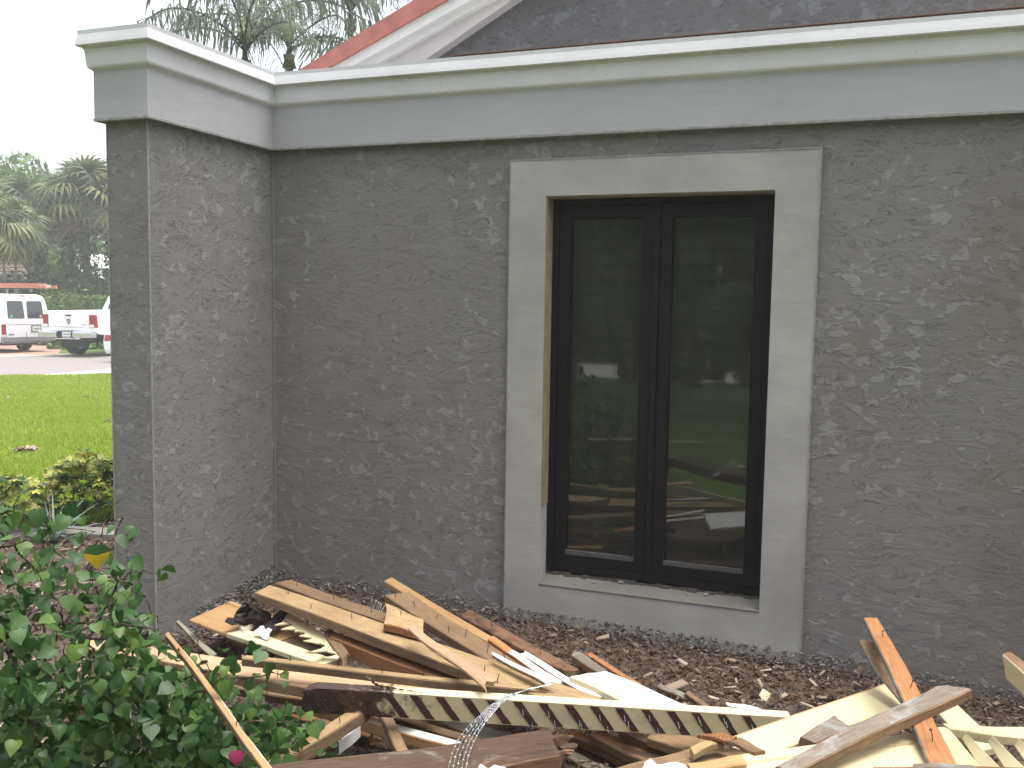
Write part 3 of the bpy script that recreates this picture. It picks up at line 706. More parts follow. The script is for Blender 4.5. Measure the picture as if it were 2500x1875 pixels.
# --- middle
board('long_board', 'long brown weathered plank with nails leaning by the wall', [(940, 1453), (1300, 1684), (1334, 1664), (1001, 1446)], .035, ('brown', 'brown', 'tan'), (.33, .32, .32, .33), nails=8)
board('ribbed_board', 'reddish saw marked board tucked under the long pale board', [(806, 1556), (1108, 1672), (1132, 1656), (816, 1542)], .055, ('red', 'red', 'orange', 'red'), (.285, .29, .29, .285))
board('long_board', 'long pale yellow plank crossing the middle of the heap', [(623, 1448), (1400, 1733), (1472, 1704), (660, 1428)], .036, ('pine', 'brown', 'pine'), .35, nails=7, wav=.003)
board('short_board', 'short yellow block with broken end on the long pale plank', [(934, 1522), (1033, 1545), (1034, 1512), (939, 1470)], .03, ('pine', 'red', 'rot'), .385, segs=5, jagA=.025, nails=1)
board('split_stick', 'pinkish split stick with splintered edge lying across the pale plank', [(990, 1529), (1190, 1682), (1224, 1669), (1001, 1520)], .013, ('pink', 'pink', 'pink'), (.425, .44, .44, .425), jagA=.03, jagB=.05, wav=.006)
board('split_stick', 'orange split stick beneath the white painted strips', [(1186, 1557), (1350, 1672), (1366, 1664), (1202, 1549)], .02, ('orange', 'orange', 'pink'), (.27, .30, .30, .27), jagA=.02, jagB=.03)
board('white_strip', 'white painted strip, middle one of three behind the stile', [(1236, 1592), (1360, 1674), (1380, 1668), (1252, 1585)], .014, ('white', 'orange', 'white'), (.31, .335, .335, .31), jagA=.03, jagB=.02)
board('white_strip', 'white painted strip farthest back of three, longest', [(1262, 1593), (1450, 1708), (1470, 1701), (1280, 1587)], .014, ('white', 'rot', 'white'), (.30, .32, .32, .30), jagA=.03)
board('white_strip', 'white painted strip nearest the stile with pointed end', [(1186, 1591), (1330, 1668), (1352, 1662), (1196, 1588)], .012, ('white', 'brown', 'white'), (.385, .385, .385, .385), jagA=.05)
board('white_plywood', 'wide white painted panel with cream edge behind the stile', [(1385, 1647), (1532, 1714), (1684, 1724), (1476, 1635)], .024, ('white', 'cream', 'cream'), (.33, .34, .30, .29), segs=12, jagA=.015)
# tan panel on the left with its cream strip, black scraps and paper
board('tan_panel', 'wide tan board with grooved edge at the left of the heap', [(463, 1513), (640, 1580), (760, 1538), (566, 1467)], .016, ('tan', 'tan', 'tan'), (.20, .21, .21, .20), groove=.86, wav=.001)
board('cream_board', 'cream painted board with dirty speckles below the tan panel', [(553, 1545), (785, 1622), (830, 1612), (597, 1534)], .022, ('cream', 'cream_dirty', 'cream'), (.225, .23, .23, .225), wav=.001)
board('brown_panel', 'dirty brown board between cream board and splintered cream board', [(640, 1553), (800, 1606), (880, 1570), (700, 1515)], .014, ('brown', 'dark', 'brown'), .205, wav=.001)
o = board('black_strip', 'flat black strip beside the crumpled black scrap', [(641, 1530), (672, 1536), (708, 1487), (690, 1481)], .006, ('black_plastic', 'black_plastic', 'black_plastic'), (.25, .25, .27, .27), segs=4, cat='strip')
board('wood_block', 'small wood block with white edge under the black scrap', [(583, 1524), (595, 1535), (618, 1520), (603, 1507)], .025, ('pink', 'white', 'white', 'pink'), .245, segs=3, cat='wood block')
board('splintered_board', 'cream board torn into splinters in the heap', [(693, 1514), (838, 1604), (852, 1580), (706, 1496)], .012, ('cream', 'rot', 'cream'), (.27, .26, .26, .27), segs=10)
board('wood_stub', 'tan stub of wood at the end of the splintered cream board', [(790, 1545), (838, 1612), (856, 1598), (808, 1528)], .03, ('brown', 'brown', 'pine'), (.275, .28, .28, .275), segs=5, jagB=.03)
# --- nearest long boards
board('long_board', 'wide pinkish tan plank running from the shrub to the stile', [(196, 1580), (1000, 1722), (1092, 1678), (214, 1560)], .038, ('pink', 'brown', 'tan'), .30, nails=2)
board('long_board', 'narrow tan plank with upturned nails behind the pinkish plank', [(590, 1608), (1290, 1686), (1294, 1675), (590, 1598)], .028, ('pine', 'brown', 'pine'), .37, nails=7)
board('white_scrap', 'bright white scrap under the pinkish plank by the shrub', [(655, 1677), (716, 1678), (702, 1664), (664, 1661)], .01, ('white', 'white', 'white'), .14, segs=3, cat='scrap')
board('short_board', 'brown board under the pinkish plank next to the shrub', [(540, 1675), (737, 1708), (738, 1692), (552, 1664)], .03, ('brown', 'dark', 'tan'), .16)
board('white_faced_board', 'rough board with white painted face under the left of the stile', [(755, 1720), (1110, 1826), (1128, 1811), (797, 1716)], .038, ('white', 'tan', 'rot'), .20, jagA=.05)
board('strut', 'tan strut leaning down from the stile to the old timber', [(971, 1840), (922, 1730), (948, 1729), (1003, 1840)], .035, ('brown', 'brown', 'brown'), (.26, .31, .31, .26))
board('wood_block', 'short tan block with white painted side under the diagonal strut', [(828, 1811), (880, 1768), (861, 1764), (815, 1807)], .045, ('tan', 'white', 'greygreen'), .25, segs=4, cat='wood block')
board('diagonal_board', 'grey tan diagonal board from the bottom edge up to the stile', [(640, 1888), (909, 1728), (867, 1725), (600, 1890)], .038, ('pine', 'brown', 'pine'), (.40, .34, .34, .40), nails=2)
board('thin_stick', 'thin fresh stick slanting in front of the leafy shrub', [(403, 1546), (652, 1888), (676, 1886), (411, 1538)], .014, ('tan', 'brown', 'tan', 'white'), (.62, .58, .58, .62), segs=12, nails=1, wav=.004)
board('grey_lath', 'grey slat by the pier foot behind the shrub leaves', [(430, 1519), (516, 1607), (530, 1596), (435, 1513)], .012, ('greygreen', 'dark', 'greygreen'), (.12, .13, .13, .12))
board('old_timber', 'thick old brown timber with rotten end at the bottom edge', [(590, 1975), (1412, 1838), (1380, 1776), (596, 1878)], .06, ('timber', 'rot', 'rot'), (.46, .45, .45, .46), segs=16, cols=13, jagB=.13, nails=2, wav=.004)
# --- right hand
board('cream_board', 'cream board running diagonally down behind the louvred shutter', [(2288, 1738), (2384, 1838), (2452, 1822), (2328, 1711)], .02, ('cream', 'cream_dirty', 'cream'), .20)
board('cream_plywood', 'wide cream panel with bare edge under the grey board', [(1868, 1842), (2222, 1716), (2170, 1663), (1783, 1797)], .02, ('cream', 'cream', 'tan'), (.375, .31, .30, .385), far_strip=(.07, 'tan'), wav=.001)
board('wood_block', 'short grey weathered block on the cream panel', [(1994, 1814), (2080, 1777), (2039, 1742), (1954, 1796)], .024, ('grey', 'brown', 'brown'), (.37, .365, .365, .39), segs=4, jagB=.012, cat='wood block')
board('sliver', 'dark brown sliver lying on the corner of the cream panel', [(1775, 1806), (1842, 1836), (1869, 1832), (1798, 1794)], .012, ('brown', 'brown', 'brown'), .41, segs=5, jagA=.02)
board('sliver', 'reddish split sliver left of the cream panel corner', [(1697, 1790), (1782, 1808), (1800, 1796), (1742, 1786)], .012, ('red', 'red', 'red'), .40, segs=5, jagA=.02)
board('cream_board', 'wide cream board with groove along the bottom edge', [(1840, 1925), (2268, 1885), (2243, 1786), (1811, 1839)], .022, ('cream', 'cream', 'cream'), .40, groove=.72, wav=.001)
board('wood_block', 'bare tan end block left of the grooved cream board', [(1690, 1884), (1824, 1864), (1809, 1840), (1678, 1864)], .045, ('tan', 'tan', 'tan'), .41, segs=4, cat='wood block')
board('front_plank', 'curved tan plank at the bottom edge beside the tan end block', [(1530, 1905), (1780, 1846), (1692, 1823), (1488, 1878)], .03, ('brown', 'brown', 'tan'), (.36, .34, .34, .37), segs=10)
board('moulding_piece', 'curved piece of wooden moulding on the bottom plank', [(1694, 1841), (1768, 1818), (1760, 1805), (1684, 1824)], .022, ('tan', 'pine', 'pine'), .375, segs=8, bow=.012)
board('orange_stick', 'orange stick with white edge pointing up at the wall', [(2272, 1872), (2108, 1507), (2143, 1507), (2336, 1868)], .019, ('orange', 'grey', 'orange', 'orange'), (.42, .50, .50, .42), segs=14, bow=.012, nails=3)
board('sliver', 'curved brown sliver behind the orange stick', [(2202, 1714), (2095, 1557), (2150, 1572), (2222, 1700)], .010, ('brown', 'grey', 'rot'), (.36, .45, .45, .36), segs=9, bow=-.02, jagB=.02)
board('grey_board', 'grey weathered board with broken tip crossing the orange stick', [(1945, 1880), (2384, 1675), (2300, 1664), (1893, 1867)], .032, ('grey', 'brown', 'brown'), (.45, .49, .49, .45), segs=14, jagB=.06, wav=.004)
board('red_board', 'reddish board just showing at the bottom right edge', [(2130, 1890), (2560, 1892), (2560, 1871), (2132, 1869)], .03, ('red', 'orange', 'red'), .45)
board('grey_board', 'thin grey board on the reddish bottom edge board', [(2226, 1872), (2390, 1876), (2374, 1866), (2230, 1861)], .012, ('grey', 'grey', 'grey'), .462, segs=4)
board('cream_post', 'cream post with brown top jutting in from the right', [(2447, 1598), (2585, 1716), (2612, 1690), (2466, 1591)], .075, ('brown', 'cream', 'cream'), (.56, .62, .62, .56))

# --- shutter stile with the slots its slats came out of
def make_stile():
    A, B = atZ(738, 1678, .43), atZ(1932, 1752, .335); C, D = atZ(1932, 1744, .335), atZ(738, 1669, .43)
    ex = (B-A).normalized(); L = (B-A).length
    ez = Vector((0, 0, 1)); ez = (ez-ex*ez.dot(ex)).normalized(); ey = ez.cross(ex)
    # lean a little back so the slotted face looks up at the eye
    rot = Matrix((ex, ey, ez)).transposed().to_4x4() @ Matrix.Rotation(R(7), 4, 'X'); rot.translation = A
    H, T = .082, .036
    mb = MB(); r_ = random.Random(5)
    n = 19; pitch = L/n
    # one solid bar with a rounded left end
    prof = []
    for k in range(7): an = math.pi/2*k/6; prof.append((.045*(1-math.sin(an)), -.045*(1-math.cos(an))))
    prof = [(x, z) for x, z in prof]                       # from (.045,0) to (0,-.045)
    prof = prof+[(0.0, -H+.012), (.012, -H)]+[(L, -H), (L, 0)]
    mb.prism(prof, lambda u, v, w: (u, w, v), 0, T, 0)
    bar = mb.mesh('shutter_stile', [M['stile_paint']])
    o = link('shutter_stile', bar); o.matrix_world = rot
    tag(o, 'long cream shutter stile with dark slanting slots across the heap', 'shutter stile')
    sl, wv = .056, .0255
    for k in range(n):
        x0 = k*pitch+.006+r_.uniform(-.002, .002)
        if x0+sl+wv > L-.002: break
        q = MB(); z1 = -.0035 if k > 1 else -.006; z0 = -H+.004; m_ = 6; y0 = -.0025; V = []
        for i in range(m_+1):
            t = i/m_; z = z1+(z0-z1)*t; xx = x0+sl*t
            V += [(xx+r_.uniform(-.0015, .0015), y0+r_.uniform(0, .0012), z), (xx+wv+r_.uniform(-.0015, .0015), y0+r_.uniform(0, .0012), z)]
        b0 = len(V); V += [(x, .004, z) for x, y, z in V]
        Fq = []
        for i in range(m_):
            Fq.append((2*i, 2*i+1, 2*i+3, 2*i+2)); Fq.append((2*i, 2*i+2, b0+2*i+2, b0+2*i)); Fq.append((2*i+1, b0+2*i+1, b0+2*i+3, 2*i+3))
        Fq += [(0, b0, b0+1, 1), (2*m_, 2*m_+1, b0+2*m_+1, b0+2*m_)]
        q.add(V, Fq); q.build('slot', M['slot'], o)
        if k > 7:
            for _ in range(2):
                t = r_.uniform(.1, .9); q = MB(); z = z1+(z0-z1)*t; xx = x0+sl*t+wv*.5
                q.tube([(xx, y0, z), (xx+.003, y0-.012, z-.012)], [.0011, .0011], 4); link('staple', q.mesh('staple', M['wire']), o)
    q = MB()                                             # thin crusts of dirt at the left end
    for k in range(26):
        x = .004+r_.random()**1.6*.22; z = -r_.uniform(.006, H-.004); s_ = r_.uniform(.003, .008)
        vs = [(x+math.cos(a_)*s_*r_.uniform(.6, 1.4), -.0012-r_.uniform(0, .0008), min(-.002, max(-H+.002, z+math.sin(a_)*s_*r_.uniform(.6, 1.2)))) for a_ in np.linspace(0, 6.283, 8)[:-1]]
        q.add([(x, -.003, z)]+vs, [(0, i+1, (i+1) % 7+1) for i in range(7)])
    d = q.build('caked_dirt', M['slot'], o); d['kind'] = 'stuff'
    return o, rot, H, T, L
stile, stile_rot, SH, ST, SL = make_stile()

# --- louvred shutter at the bottom right corner
shut = empty('louvred_shutter', atZ(2400, 1800, .2), 'cream louvred shutter with open slats in the bottom right corner', 'shutter')
def child_board(nm, quad, T, mats, z, **k):
    o = board(nm, nm+str(quad[0][0]), quad, T, mats, z, parent=shut, **k)
    mw = o.matrix_world.copy(); o.matrix_parent_inverse = Matrix.Identity(4); o.matrix_basis = Matrix.Translation(-shut.location) @ mw
bpy.context.view_layer.update()
CR3 = ('cream', 'cream', 'cream')
child_board('rail', [(2318, 1779), (2540, 1806), (2540, 1776), (2300, 1767)], .03, CR3, .31)
child_board('stile', [(2352, 1900), (2288, 1776), (2314, 1777), (2424, 1898)], .03, CR3, .305)
for k in range(5):
    dx = 62*k
    child_board('slat', [(2392+dx*.97+10, 1890), (2343+dx, 1796+dx*.09), (2363+dx, 1793+dx*.09), (2446+dx*.97+10, 1888)], .008, CR3, (.275, .285, .305, .295), segs=5)

# saw joint across the cream plywood, and the pale rotten knob on the end of the old timber
pw = by_name = [o for o in COL.objects if o.name.startswith('cream_plywood')][0]
bpy.context.view_layer.update()
iv = pw.matrix_world.inverted(); a_, b_ = iv @ atZ(2142, 1678, .302), iv @ atZ(2154, 1742, .308)
d_ = (b_-a_).normalized(); s_ = Vector((-d_.y, d_.x, 0))*.0016; q = MB()
q.add([a_-s_+Vector((0, 0, .0015)), a_+s_+Vector((0, 0, .0015)), b_+s_+Vector((0, 0, .0015)), b_-s_+Vector((0, 0, .0015)), a_-s_-Vector((0, 0, .002)), a_+s_-Vector((0, 0, .002)), b_+s_-Vector((0, 0, .002)), b_-s_-Vector((0, 0, .002))], [(0, 1, 2, 3), (0, 4, 5, 1), (1, 5, 6, 2), (2, 6, 7, 3), (3, 7, 4, 0)])
q.build('joint', M['slot'], pw)
ot = [o for o in COL.objects if o.name.startswith('old_timber')][0]; iv = ot.matrix_world.inverted()
for k, (px, py, s) in enumerate(((1392, 1812, .022), (1385, 1826, .020), (1388, 1790, .016))):
    c_ = iv @ atZ(px, py, .44); q = MB(); r2 = random.Random(40+k); n_ = 9
    for (x_, f_) in ((-1.6, .55), (-.5, 1.0), (.6, .9), (1.2, .45)):
        for j in range(n_):
            an = 2*math.pi*j/n_; rr = s*.5*f_*r2.uniform(.7, 1.25); q.v.append((c_.x+x_*s*.8, c_.y+rr*math.cos(an), c_.z-.012+rr*.7*math.sin(an)))
    for i in range(3):
        for j in range(n_): q.f.append((i*n_+j, i*n_+(j+1) % n_, (i+1)*n_+(j+1) % n_, (i+1)*n_+j)); q.mi.append(0)
    q.f += [tuple(range(n_)), tuple(range(3*n_, 4*n_))]; q.mi += [0, 0]
    q.build('rotten_knob', M['timber'] if k == 0 else M['rot'], ot)

# ------------------------------------------------------------------ splinters, scraps, wire, lizard
def by_label(s):
    for o in COL.objects:
        if o.get('label', '') == s: return o
sb = by_label('cream board torn into splinters in the heap')
bpy.context.view_layer.update()
r_ = random.Random(3)
inv = sb.matrix_world.inverted()
for k in range(9):                                       # torn points along the near edge
    t = (k+.3)/9
    bx_, by_ = 693+(838-693)*t, 1514+(1604-1514)*t
    base = atZ(bx_, by_, .268); wv = r_.uniform(5, 19); ln = r_.choice((6, 12, 20, 30, 42))*r_.uniform(.8, 1.2)
    b2 = atZ(bx_+wv*1.3, by_+wv*.7, .267)
    tip = atZ(bx_-ln*.9+r_.uniform(-4, 6), by_+ln*r_.uniform(.12, .35), .268+r_.uniform(-.01, .012)); mid = (base+b2)/2+(tip-base)*.55+Vector((r_.uniform(-.006, .006), r_.uniform(-.006, .006), .004))
    dz = Vector((0, 0, -.005)); q = MB()
    P = [inv @ p for p in (base, b2, mid+(b2-base)*.3, tip, mid-(b2-base)*.3)]
    D = [inv @ (p+dz) for p in (base, b2, mid+(b2-base)*.3, tip, mid-(b2-base)*.3)]
    q.add(P+D, [(0, 1, 2, 4), (4, 2, 3), (5, 9, 7, 6), (9, 8, 7), (0, 5, 6, 1), (1, 6, 7, 2), (2, 7, 8, 3), (3, 8, 9, 4), (4, 9, 5, 0)])
    q.build('splinter', M['cream'], sb)
def crumple(name, label, cat, centre, rx, ry, rz, mat, seed, n=2, hollow=False, amp=.35):
    bm = bmesh.new(); bmesh.ops.create_icosphere(bm, subdivisions=n+1, radius=1); r2 = random.Random(seed)
    for v in bm.verts:
        k = 1+r2.uniform(-amp, amp); v.co = Vector((v.co.x*rx*k, v.co.y*ry*k, max(v.co.z, -.5)*rz*k))
    if hollow:
        for f in [f for f in bm.faces if f.calc_center_median().z > rz*.35 and f.calc_center_median().y < 0]: 
            bm.faces.remove(f)
    me = bpy.data.meshes.new(name); bm.to_mesh(me); bm.free(); me.materials.append(mat)
    o = link(name, me); o.location = centre; 
    if hollow:
        sm = o.modifiers.new('thickness', 'SOLIDIFY'); sm.thickness = .004
    return tag(o, label, cat)
# crumpled black scrap: a squashed square sleeve, open towards the eye, with one torn flap
bk = MB(); r2 = random.Random(11); ring = 16; rows = 6; V = []
for i in range(rows):
    t = i/(rows-1)
    for j in range(ring):
        a_ = 2*math.pi*j/ring; ca, sa = math.cos(a_), math.sin(a_); sq = 1/max(abs(ca), abs(sa))**.75; k = sq*(1+r2.uniform(-.11, .11))
        V.append((-.055+.105*t+r2.uniform(-.008, .008)+(.02*sa if i == 0 else 0), ca*(.058-.014*t)*k, sa*(.036-.010*t)*k))
bk.add(V, [(i*ring+j, i*ring+(j+1) % ring, (i+1)*ring+(j+1) % ring, (i+1)*ring+j) for i in range(rows-1) for j in range(ring)]+[tuple(range((rows-1)*ring, rows*ring))])
b0 = [(-.06, -.05, -.03), (-.10, -.062, -.045), (-.115, -.01, -.05), (-.095, .03, -.042), (-.055, .02, -.034)]
bk.add(b0+[(x, y, z-.003) for x, y, z in b0], [(0, 1, 2, 3, 4), (9, 8, 7, 6, 5)])
b0 = [(.02, .04, .01), (.03, .075, .0), (.0, .088, .012), (-.03, .06, .03)]
bk.add(b0+[(x, y-.003, z-.002) for x, y, z in b0], [(0, 1, 2, 3), (7, 6, 5, 4)])
o = bk.build('black_scrap', M['black_plastic']); o.location = atZ(622, 1503, .262)
o.rotation_euler = Vector((.55, .72, -.42)).to_track_quat('X', 'Z').to_euler()
sm = o.modifiers.new('thickness', 'SOLIDIFY'); sm.thickness = .003
tag(o, 'crumpled black scrap like an open sleeve on the tan panel', 'scrap')
# white paper, folded sheet
def sheet(name, label, cat, quad, zs_, mat, seed, n=6, amp=.012):
    P = [atZ(px, py, h) for (px, py), h in zip(quad, zs_)]; r2 = random.Random(seed); mb = MB(); V = []
    for i in range(n+1):
        for j in range(n+1):
            u, v = i/n, j/n; p = P[0].lerp(P[1], u).lerp(P[3].lerp(P[2], u), v)
            V.append(p+Vector((r2.uniform(-1, 1)*.004, r2.uniform(-1, 1)*.004, r2.uniform(-.4, 1)*amp+.008*math.sin(u*6+v*3))))
    mb.add(V, [(i*(n+1)+j, (i+1)*(n+1)+j, (i+1)*(n+1)+j+1, i*(n+1)+j+1) for i in range(n) for j in range(n)])
    c = sum(P, Vector())/4; mb.v = [tuple(Vector(v)-c) for v in mb.v]
    o = mb.build(name, mat, loc=c); sm = o.modifiers.new('thickness', 'SOLIDIFY'); sm.thickness = .002
    return tag(o, label, cat)
sheet('paper_wad', 'white crumpled paper on the cream board edge', 'paper', [(616, 1550), (652, 1560), (664, 1541), (640, 1530)], (.235, .24, .26, .265), M['paper'], 2, 5, .007)
sheet('paper_scrap', 'white torn sheet at the bottom edge left of the tan end block', 'paper', [(1560, 1895), (1690, 1890), (1666, 1868), (1584, 1856)], (.42, .42, .42, .44), M['paper'], 4, 5, .006)
sheet('paper_scrap', 'tiny white scrap at the bottom edge beside the wire strip', 'paper', [(1172, 1886), (1240, 1888), (1225, 1876), (1172, 1868)], (.475, .475, .475, .475), M['paper'], 6, 3, .005)
# shredded white lath scrap by the wall
o = board('lath_scrap', 'shredded pale lath scrap against the wall behind the boards', [(905, 1484), (932, 1494), (938, 1478), (912, 1464)], .004, ('grey', 'grey', 'grey'), (.12, .12, .16, .17), segs=4, jagA=.03, jagB=.03, cat='scrap')
for k in range(7):
    t = k/6; q = MB(); a_ = inv @ Vector((0, 0, 0))
    p0 = atZ(903+27*t, 1486+9*t, .125+.003*k % 2); p1 = atZ(911+27*t+r_.uniform(-3, 5), 1463+14*t, .175)
    io = o.matrix_world.inverted(); q.tube([io @ p0, io @ p1], .0022, 4); q.build('strand', M['paper'], o)
# expanded wire strip: five wavy strands with crimps
wirepts = [(1262, 1692, .47), (1236, 1703, .475), (1208, 1723, .465), (1186, 1746, .46), (1168, 1765, .455), (1151, 1787, .462), (1135, 1813, .475), (1123, 1845, .49), (1115, 1885, .50)]
ctr = [atZ(*p) for p in wirepts]
def along(t):
    x = t*(len(ctr)-1); i = min(int(x), len(ctr)-2); return ctr[i].lerp(ctr[i+1], x-i)
wr = empty('wire_strip', ctr[4], 'silver expanded wire strip hanging over the slotted stile', 'wire mesh')
W0 = ctr[4].copy()
for s in range(5):
    pts = []
    for i in range(61):
        t = i/60; p = along(t); q2 = along(min(1, t+.02))-along(max(0, t-.02)); sd = q2.cross(Vector((0, .45, 1))).normalized()
        spread = .010*(.35+.65*min(1, t*1.4))
        pts.append(p+sd*(s-2)*spread+Vector((0, 0, .002*math.sin(i*1.6+s)))-W0)
    q = MB(); q.tube(pts, .0011, 4); q.build('strand', M['wire'], wr)
    q = MB()
    for i in range(8+(s % 2)*2, 60, 4):
        p = pts[i]; d = (pts[i+1]-pts[i-1]).normalized(); q.tube([p-d*.004, p, p+d*.004], [.0008, .0032, .0008], 5)
        if s < 4 and i < 58:
            pass
    o = q.build('crimp', M['wire'], wr); o['kind'] = 'stuff'
q = MB()
q.tube([ctr[0]-W0, ctr[0]+Vector((.035, .02, .012))-W0, ctr[0]+Vector((.085, .05, .02))-W0], .0015, 4); q.build('strand', M['wire'], wr)
q = MB()
for i in range(3, 22, 2):
    t = i/60; p = along(t); q2 = along(t+.02)-along(max(0, t-.02)); sd = q2.cross(Vector((0, .45, 1))).normalized()
    q.tube([p-sd*.016-W0, p+q2*.25-W0, p+sd*.016-W0], .001, 4)
q.build('cross_wire', M['wire'], wr)
# small brown lizard on the stile, head raised towards the left
lp = stile_rot @ Vector((.245, .018, 0))
ex = (stile_rot.to_3x3() @ Vector((1, 0, 0)))
liz = MB()
body = [(-.066, .010, .034), (-.058, .009, .031), (-.050, .007, .026), (-.040, .004, .020), (-.028, 0, .013), (-.012, 0, .009), (.006, 0, .007), (.022, -.001, .006), (.045, -.004, .005), (.075, -.006, .004), (.105, -.010, .0035), (.128, -.013, .003)]
rad = [.0026, .0048, .0052, .0042, .0056, .0064, .0055, .0040, .0026, .0018, .0011, .0005]
liz.tube(body, rad, 8)
for (x, y, z, sx, sy) in ((-.030, 0, .012, -.014, .016), (-.030, 0, .012, -.010, -.016), (.008, 0, .007, .016, .017), (.008, 0, .007, .016, -.016)):
    liz.tube([(x, y, z), (x+sx*.8, y+sy, z-.001), (x+sx*.3, y+sy*1.5, .0015), (x+sx*.3-.008, y+sy*1.7, .0015)], [.0026, .0021, .0016, .0010], 6)
lo = liz.build('lizard', M['lizard'], smooth=True)
mr = stile_rot.copy(); mr.translation = lp; lo.matrix_world = mr; tag(lo, 'small brown lizard with raised head on the cream stile', 'lizard')
q = MB()
for sy in (-1, 1): q.tube([(-.0605, .0095+sy*.0035, .0335), (-.0605, .0095+sy*.0050, .0338)], .0011, 6)
q.build('eye', M['black'], lo)
# bent twig lying on the stile
q = MB(); q.tube([atZ(1262, 1682, .455), atZ(1300, 1688, .457), atZ(1330, 1690, .452), atZ(1352, 1690, .45)], [.002, .004, .003, .001], 5); tag(q.build('twig', M['brown']), 'thin brown splinter lying on top of the stile', 'twig')

# ------------------------------------------------------------------ mulch, crumbs and litter (uncountable)
def chips(name, n, fn, size, mat, flat=.35, kind='stuff', label=None, seed=1):
    g = np.random.default_rng(seed); P = fn(g, n); n = len(P)
    s = size*np.exp(g.normal(0, .45, n)); el = g.uniform(.18, .8, n)
    a = g.uniform(0, 2*np.pi, n); tilt = g.normal(0, .45, n); roll = g.normal(0, .35, n)
    base = np.array([[-1, -1, -1], [1, -1, -1], [1, 1, -1], [-1, 1, -1], [-.8, -.7, 1], [.7, -.8, 1], [.8, .8, 1], [-.7, .75, 1]], float)
    V = base[None]*np.stack([s, s*el*.6, s*flat*.5], -1)[:, None, :]*(1+g.uniform(-.3, .3, (n, 8, 3)))
    ca, sa = np.cos(a), np.sin(a); ct, st = np.cos(tilt), np.sin(tilt); cr, sr = np.cos(roll), np.sin(roll)
    x, y, z = V[..., 0], V[..., 1], V[..., 2]
    x, z = x*ct[:, None]+z*st[:, None], -x*st[:, None]+z*ct[:, None]
    y, z = y*cr[:, None]-z*sr[:, None], y*sr[:, None]+z*cr[:, None]
    x, y = x*ca[:, None]-y*sa[:, None], x*sa[:, None]+y*ca[:, None]
    V = np.stack([x, y, z], -1)+P[:, None, :]
    f = np.array([[3, 2, 1, 0], [4, 5, 6, 7], [0, 1, 5, 4], [1, 2, 6, 5], [2, 3, 7, 6], [3, 0, 4, 7]])
    F = (f[None]+np.arange(n)[:, None, None]*8).reshape(-1, 4)
    o = link(name, np_mesh(name, V.reshape(-1, 3), F, mat)); o['kind'] = kind
    if label: o['label'] = label
    return o
def zone(x0, x1, y0, y1, lift=.008):
    def f(g, n):
        x = g.uniform(x0, x1, n); y = g.uniform(y0, y1, n); return np.stack([x, y, terr(x, y)+lift+g.uniform(0, .012, n)], -1)
    return f
def wallzone(g, n):
    x = g.uniform(-2.9, 2.5, n); y = YW-np.abs(g.normal(0, .10, n))-.01; return np.stack([x, y, terr(x, y)+.01+np.maximum(0, .05-(YW-y)*.35)+g.uniform(0, .01, n)], -1)
chips('mulch', 42000, zone(-2.9, 2.4, 2.5, 4.18), .0052, M['mulch'], label='brown wood mulch and chips along the foot of the wall', seed=2)
chips('mulch', 2600, zone(-1.4, 1.4, 3.3, 4.18, .010), .0100, M['mulch'], label='coarser mulch chips under the window', seed=9)
chips('mulch', 14000, zone(-6.2, -2.6, 1.2, 5.6), .008, M['mulch'], label='mulch covering the bed under the shrub', seed=3)
chips('cement_crumbs', 5000, wallzone, .0052, M['rubble'], .7, label='grey cement crumbs fallen along the foot of the wall', seed=4)
def pierzone(g, n):
    t = g.uniform(0, 1, n); side = g.random(n) < .7
    x = np.where(side, XI+np.abs(g.normal(0, .07, n)), g.uniform(XP, XI, n)); y = np.where(side, YP+t*.9, YP-np.abs(g.normal(0, .05, n)))
    return np.stack([x, y, terr(x, y)+.015+np.maximum(0, .06-np.abs(x-XI)*.5)*(t > .3)+g.uniform(0, .015, n)], -1)
chips('cement_crumbs', 3600, pierzone, .0055, M['rubble'], .7, label='grey cement crumbs round the foot of the pier', seed=5)
chips('bark_flakes', 1500, zone(-2.9, 2.4, 2.6, 4.17, .016), .0125, M['mulch'], .10, label='flat bark flakes lying loose on the mulch', seed=12)
chips('leaf_litter', 3000, zone(-6.2, -2.3, 1.0, 5.2, .02), .016, M['litter'], .06, label='pale dry leaves on the soil under the shrub', seed=6)
chips('wood_chips', 700, zone(-2.6, 2.2, 2.6, 4.1, .022), .013, M['litter'], .25, label='pale splinters of wood on the mulch', seed=7)

# ------------------------------------------------------------------ leafy shrub in front on the left
def heart_leaf(seed, size=.03):
    """heart-shaped blade with a folded midrib and a drooping tip, stalk at the origin, pointing along +x"""
    r2 = random.Random(seed); half = [(0.02, .0), (-.02, .22), (.10, .46), (.34, .56), (.62, .45), (.85, .22), (1.12, 0)]
    fold = r2.uniform(.1, .75); dr = r2.uniform(.05, .75); mb = MB(); V = []
    mid = [0.02, .12, .30, .48, .68, .88, 1.12]
    def z(x, y): return (fold*abs(y)-dr*x*x*.6+r2.uniform(-.02, .02))
    for x in mid: V.append((x*size*1.8, 0, z(x, 0)*size))
    for sgn in (1, -1):
        for x, y in half: V.append((x*size*1.8, sgn*y*size*1.8, z(x, y)*size*1.5))
    F = []
    for si in (0, 1):
        b = 7+7*si
        for i in range(6):
            q = (i, i+1, b+i+1, b+i); q = q if si == 0 else q[::-1]
            if i == 0: q = tuple(x for x in q if x != b)
            if i == 5: q = tuple(x for x in q if x != b+6)
            F.append(q)
    mb.add(V, F); return mb
LEAFMB = [heart_leaf(s, .0178) for s in range(8)]
LEAVES = [mb.mesh('leaf', M['leaf_blade'], smooth=True, fixn=False) for mb in LEAFMB]
shrub = empty('leafy_shrub', atZ(200, 1860, .02), 'green heart leaved shrub with thin woody branches in front of the pier', 'shrub')
SB = shrub.location.copy()
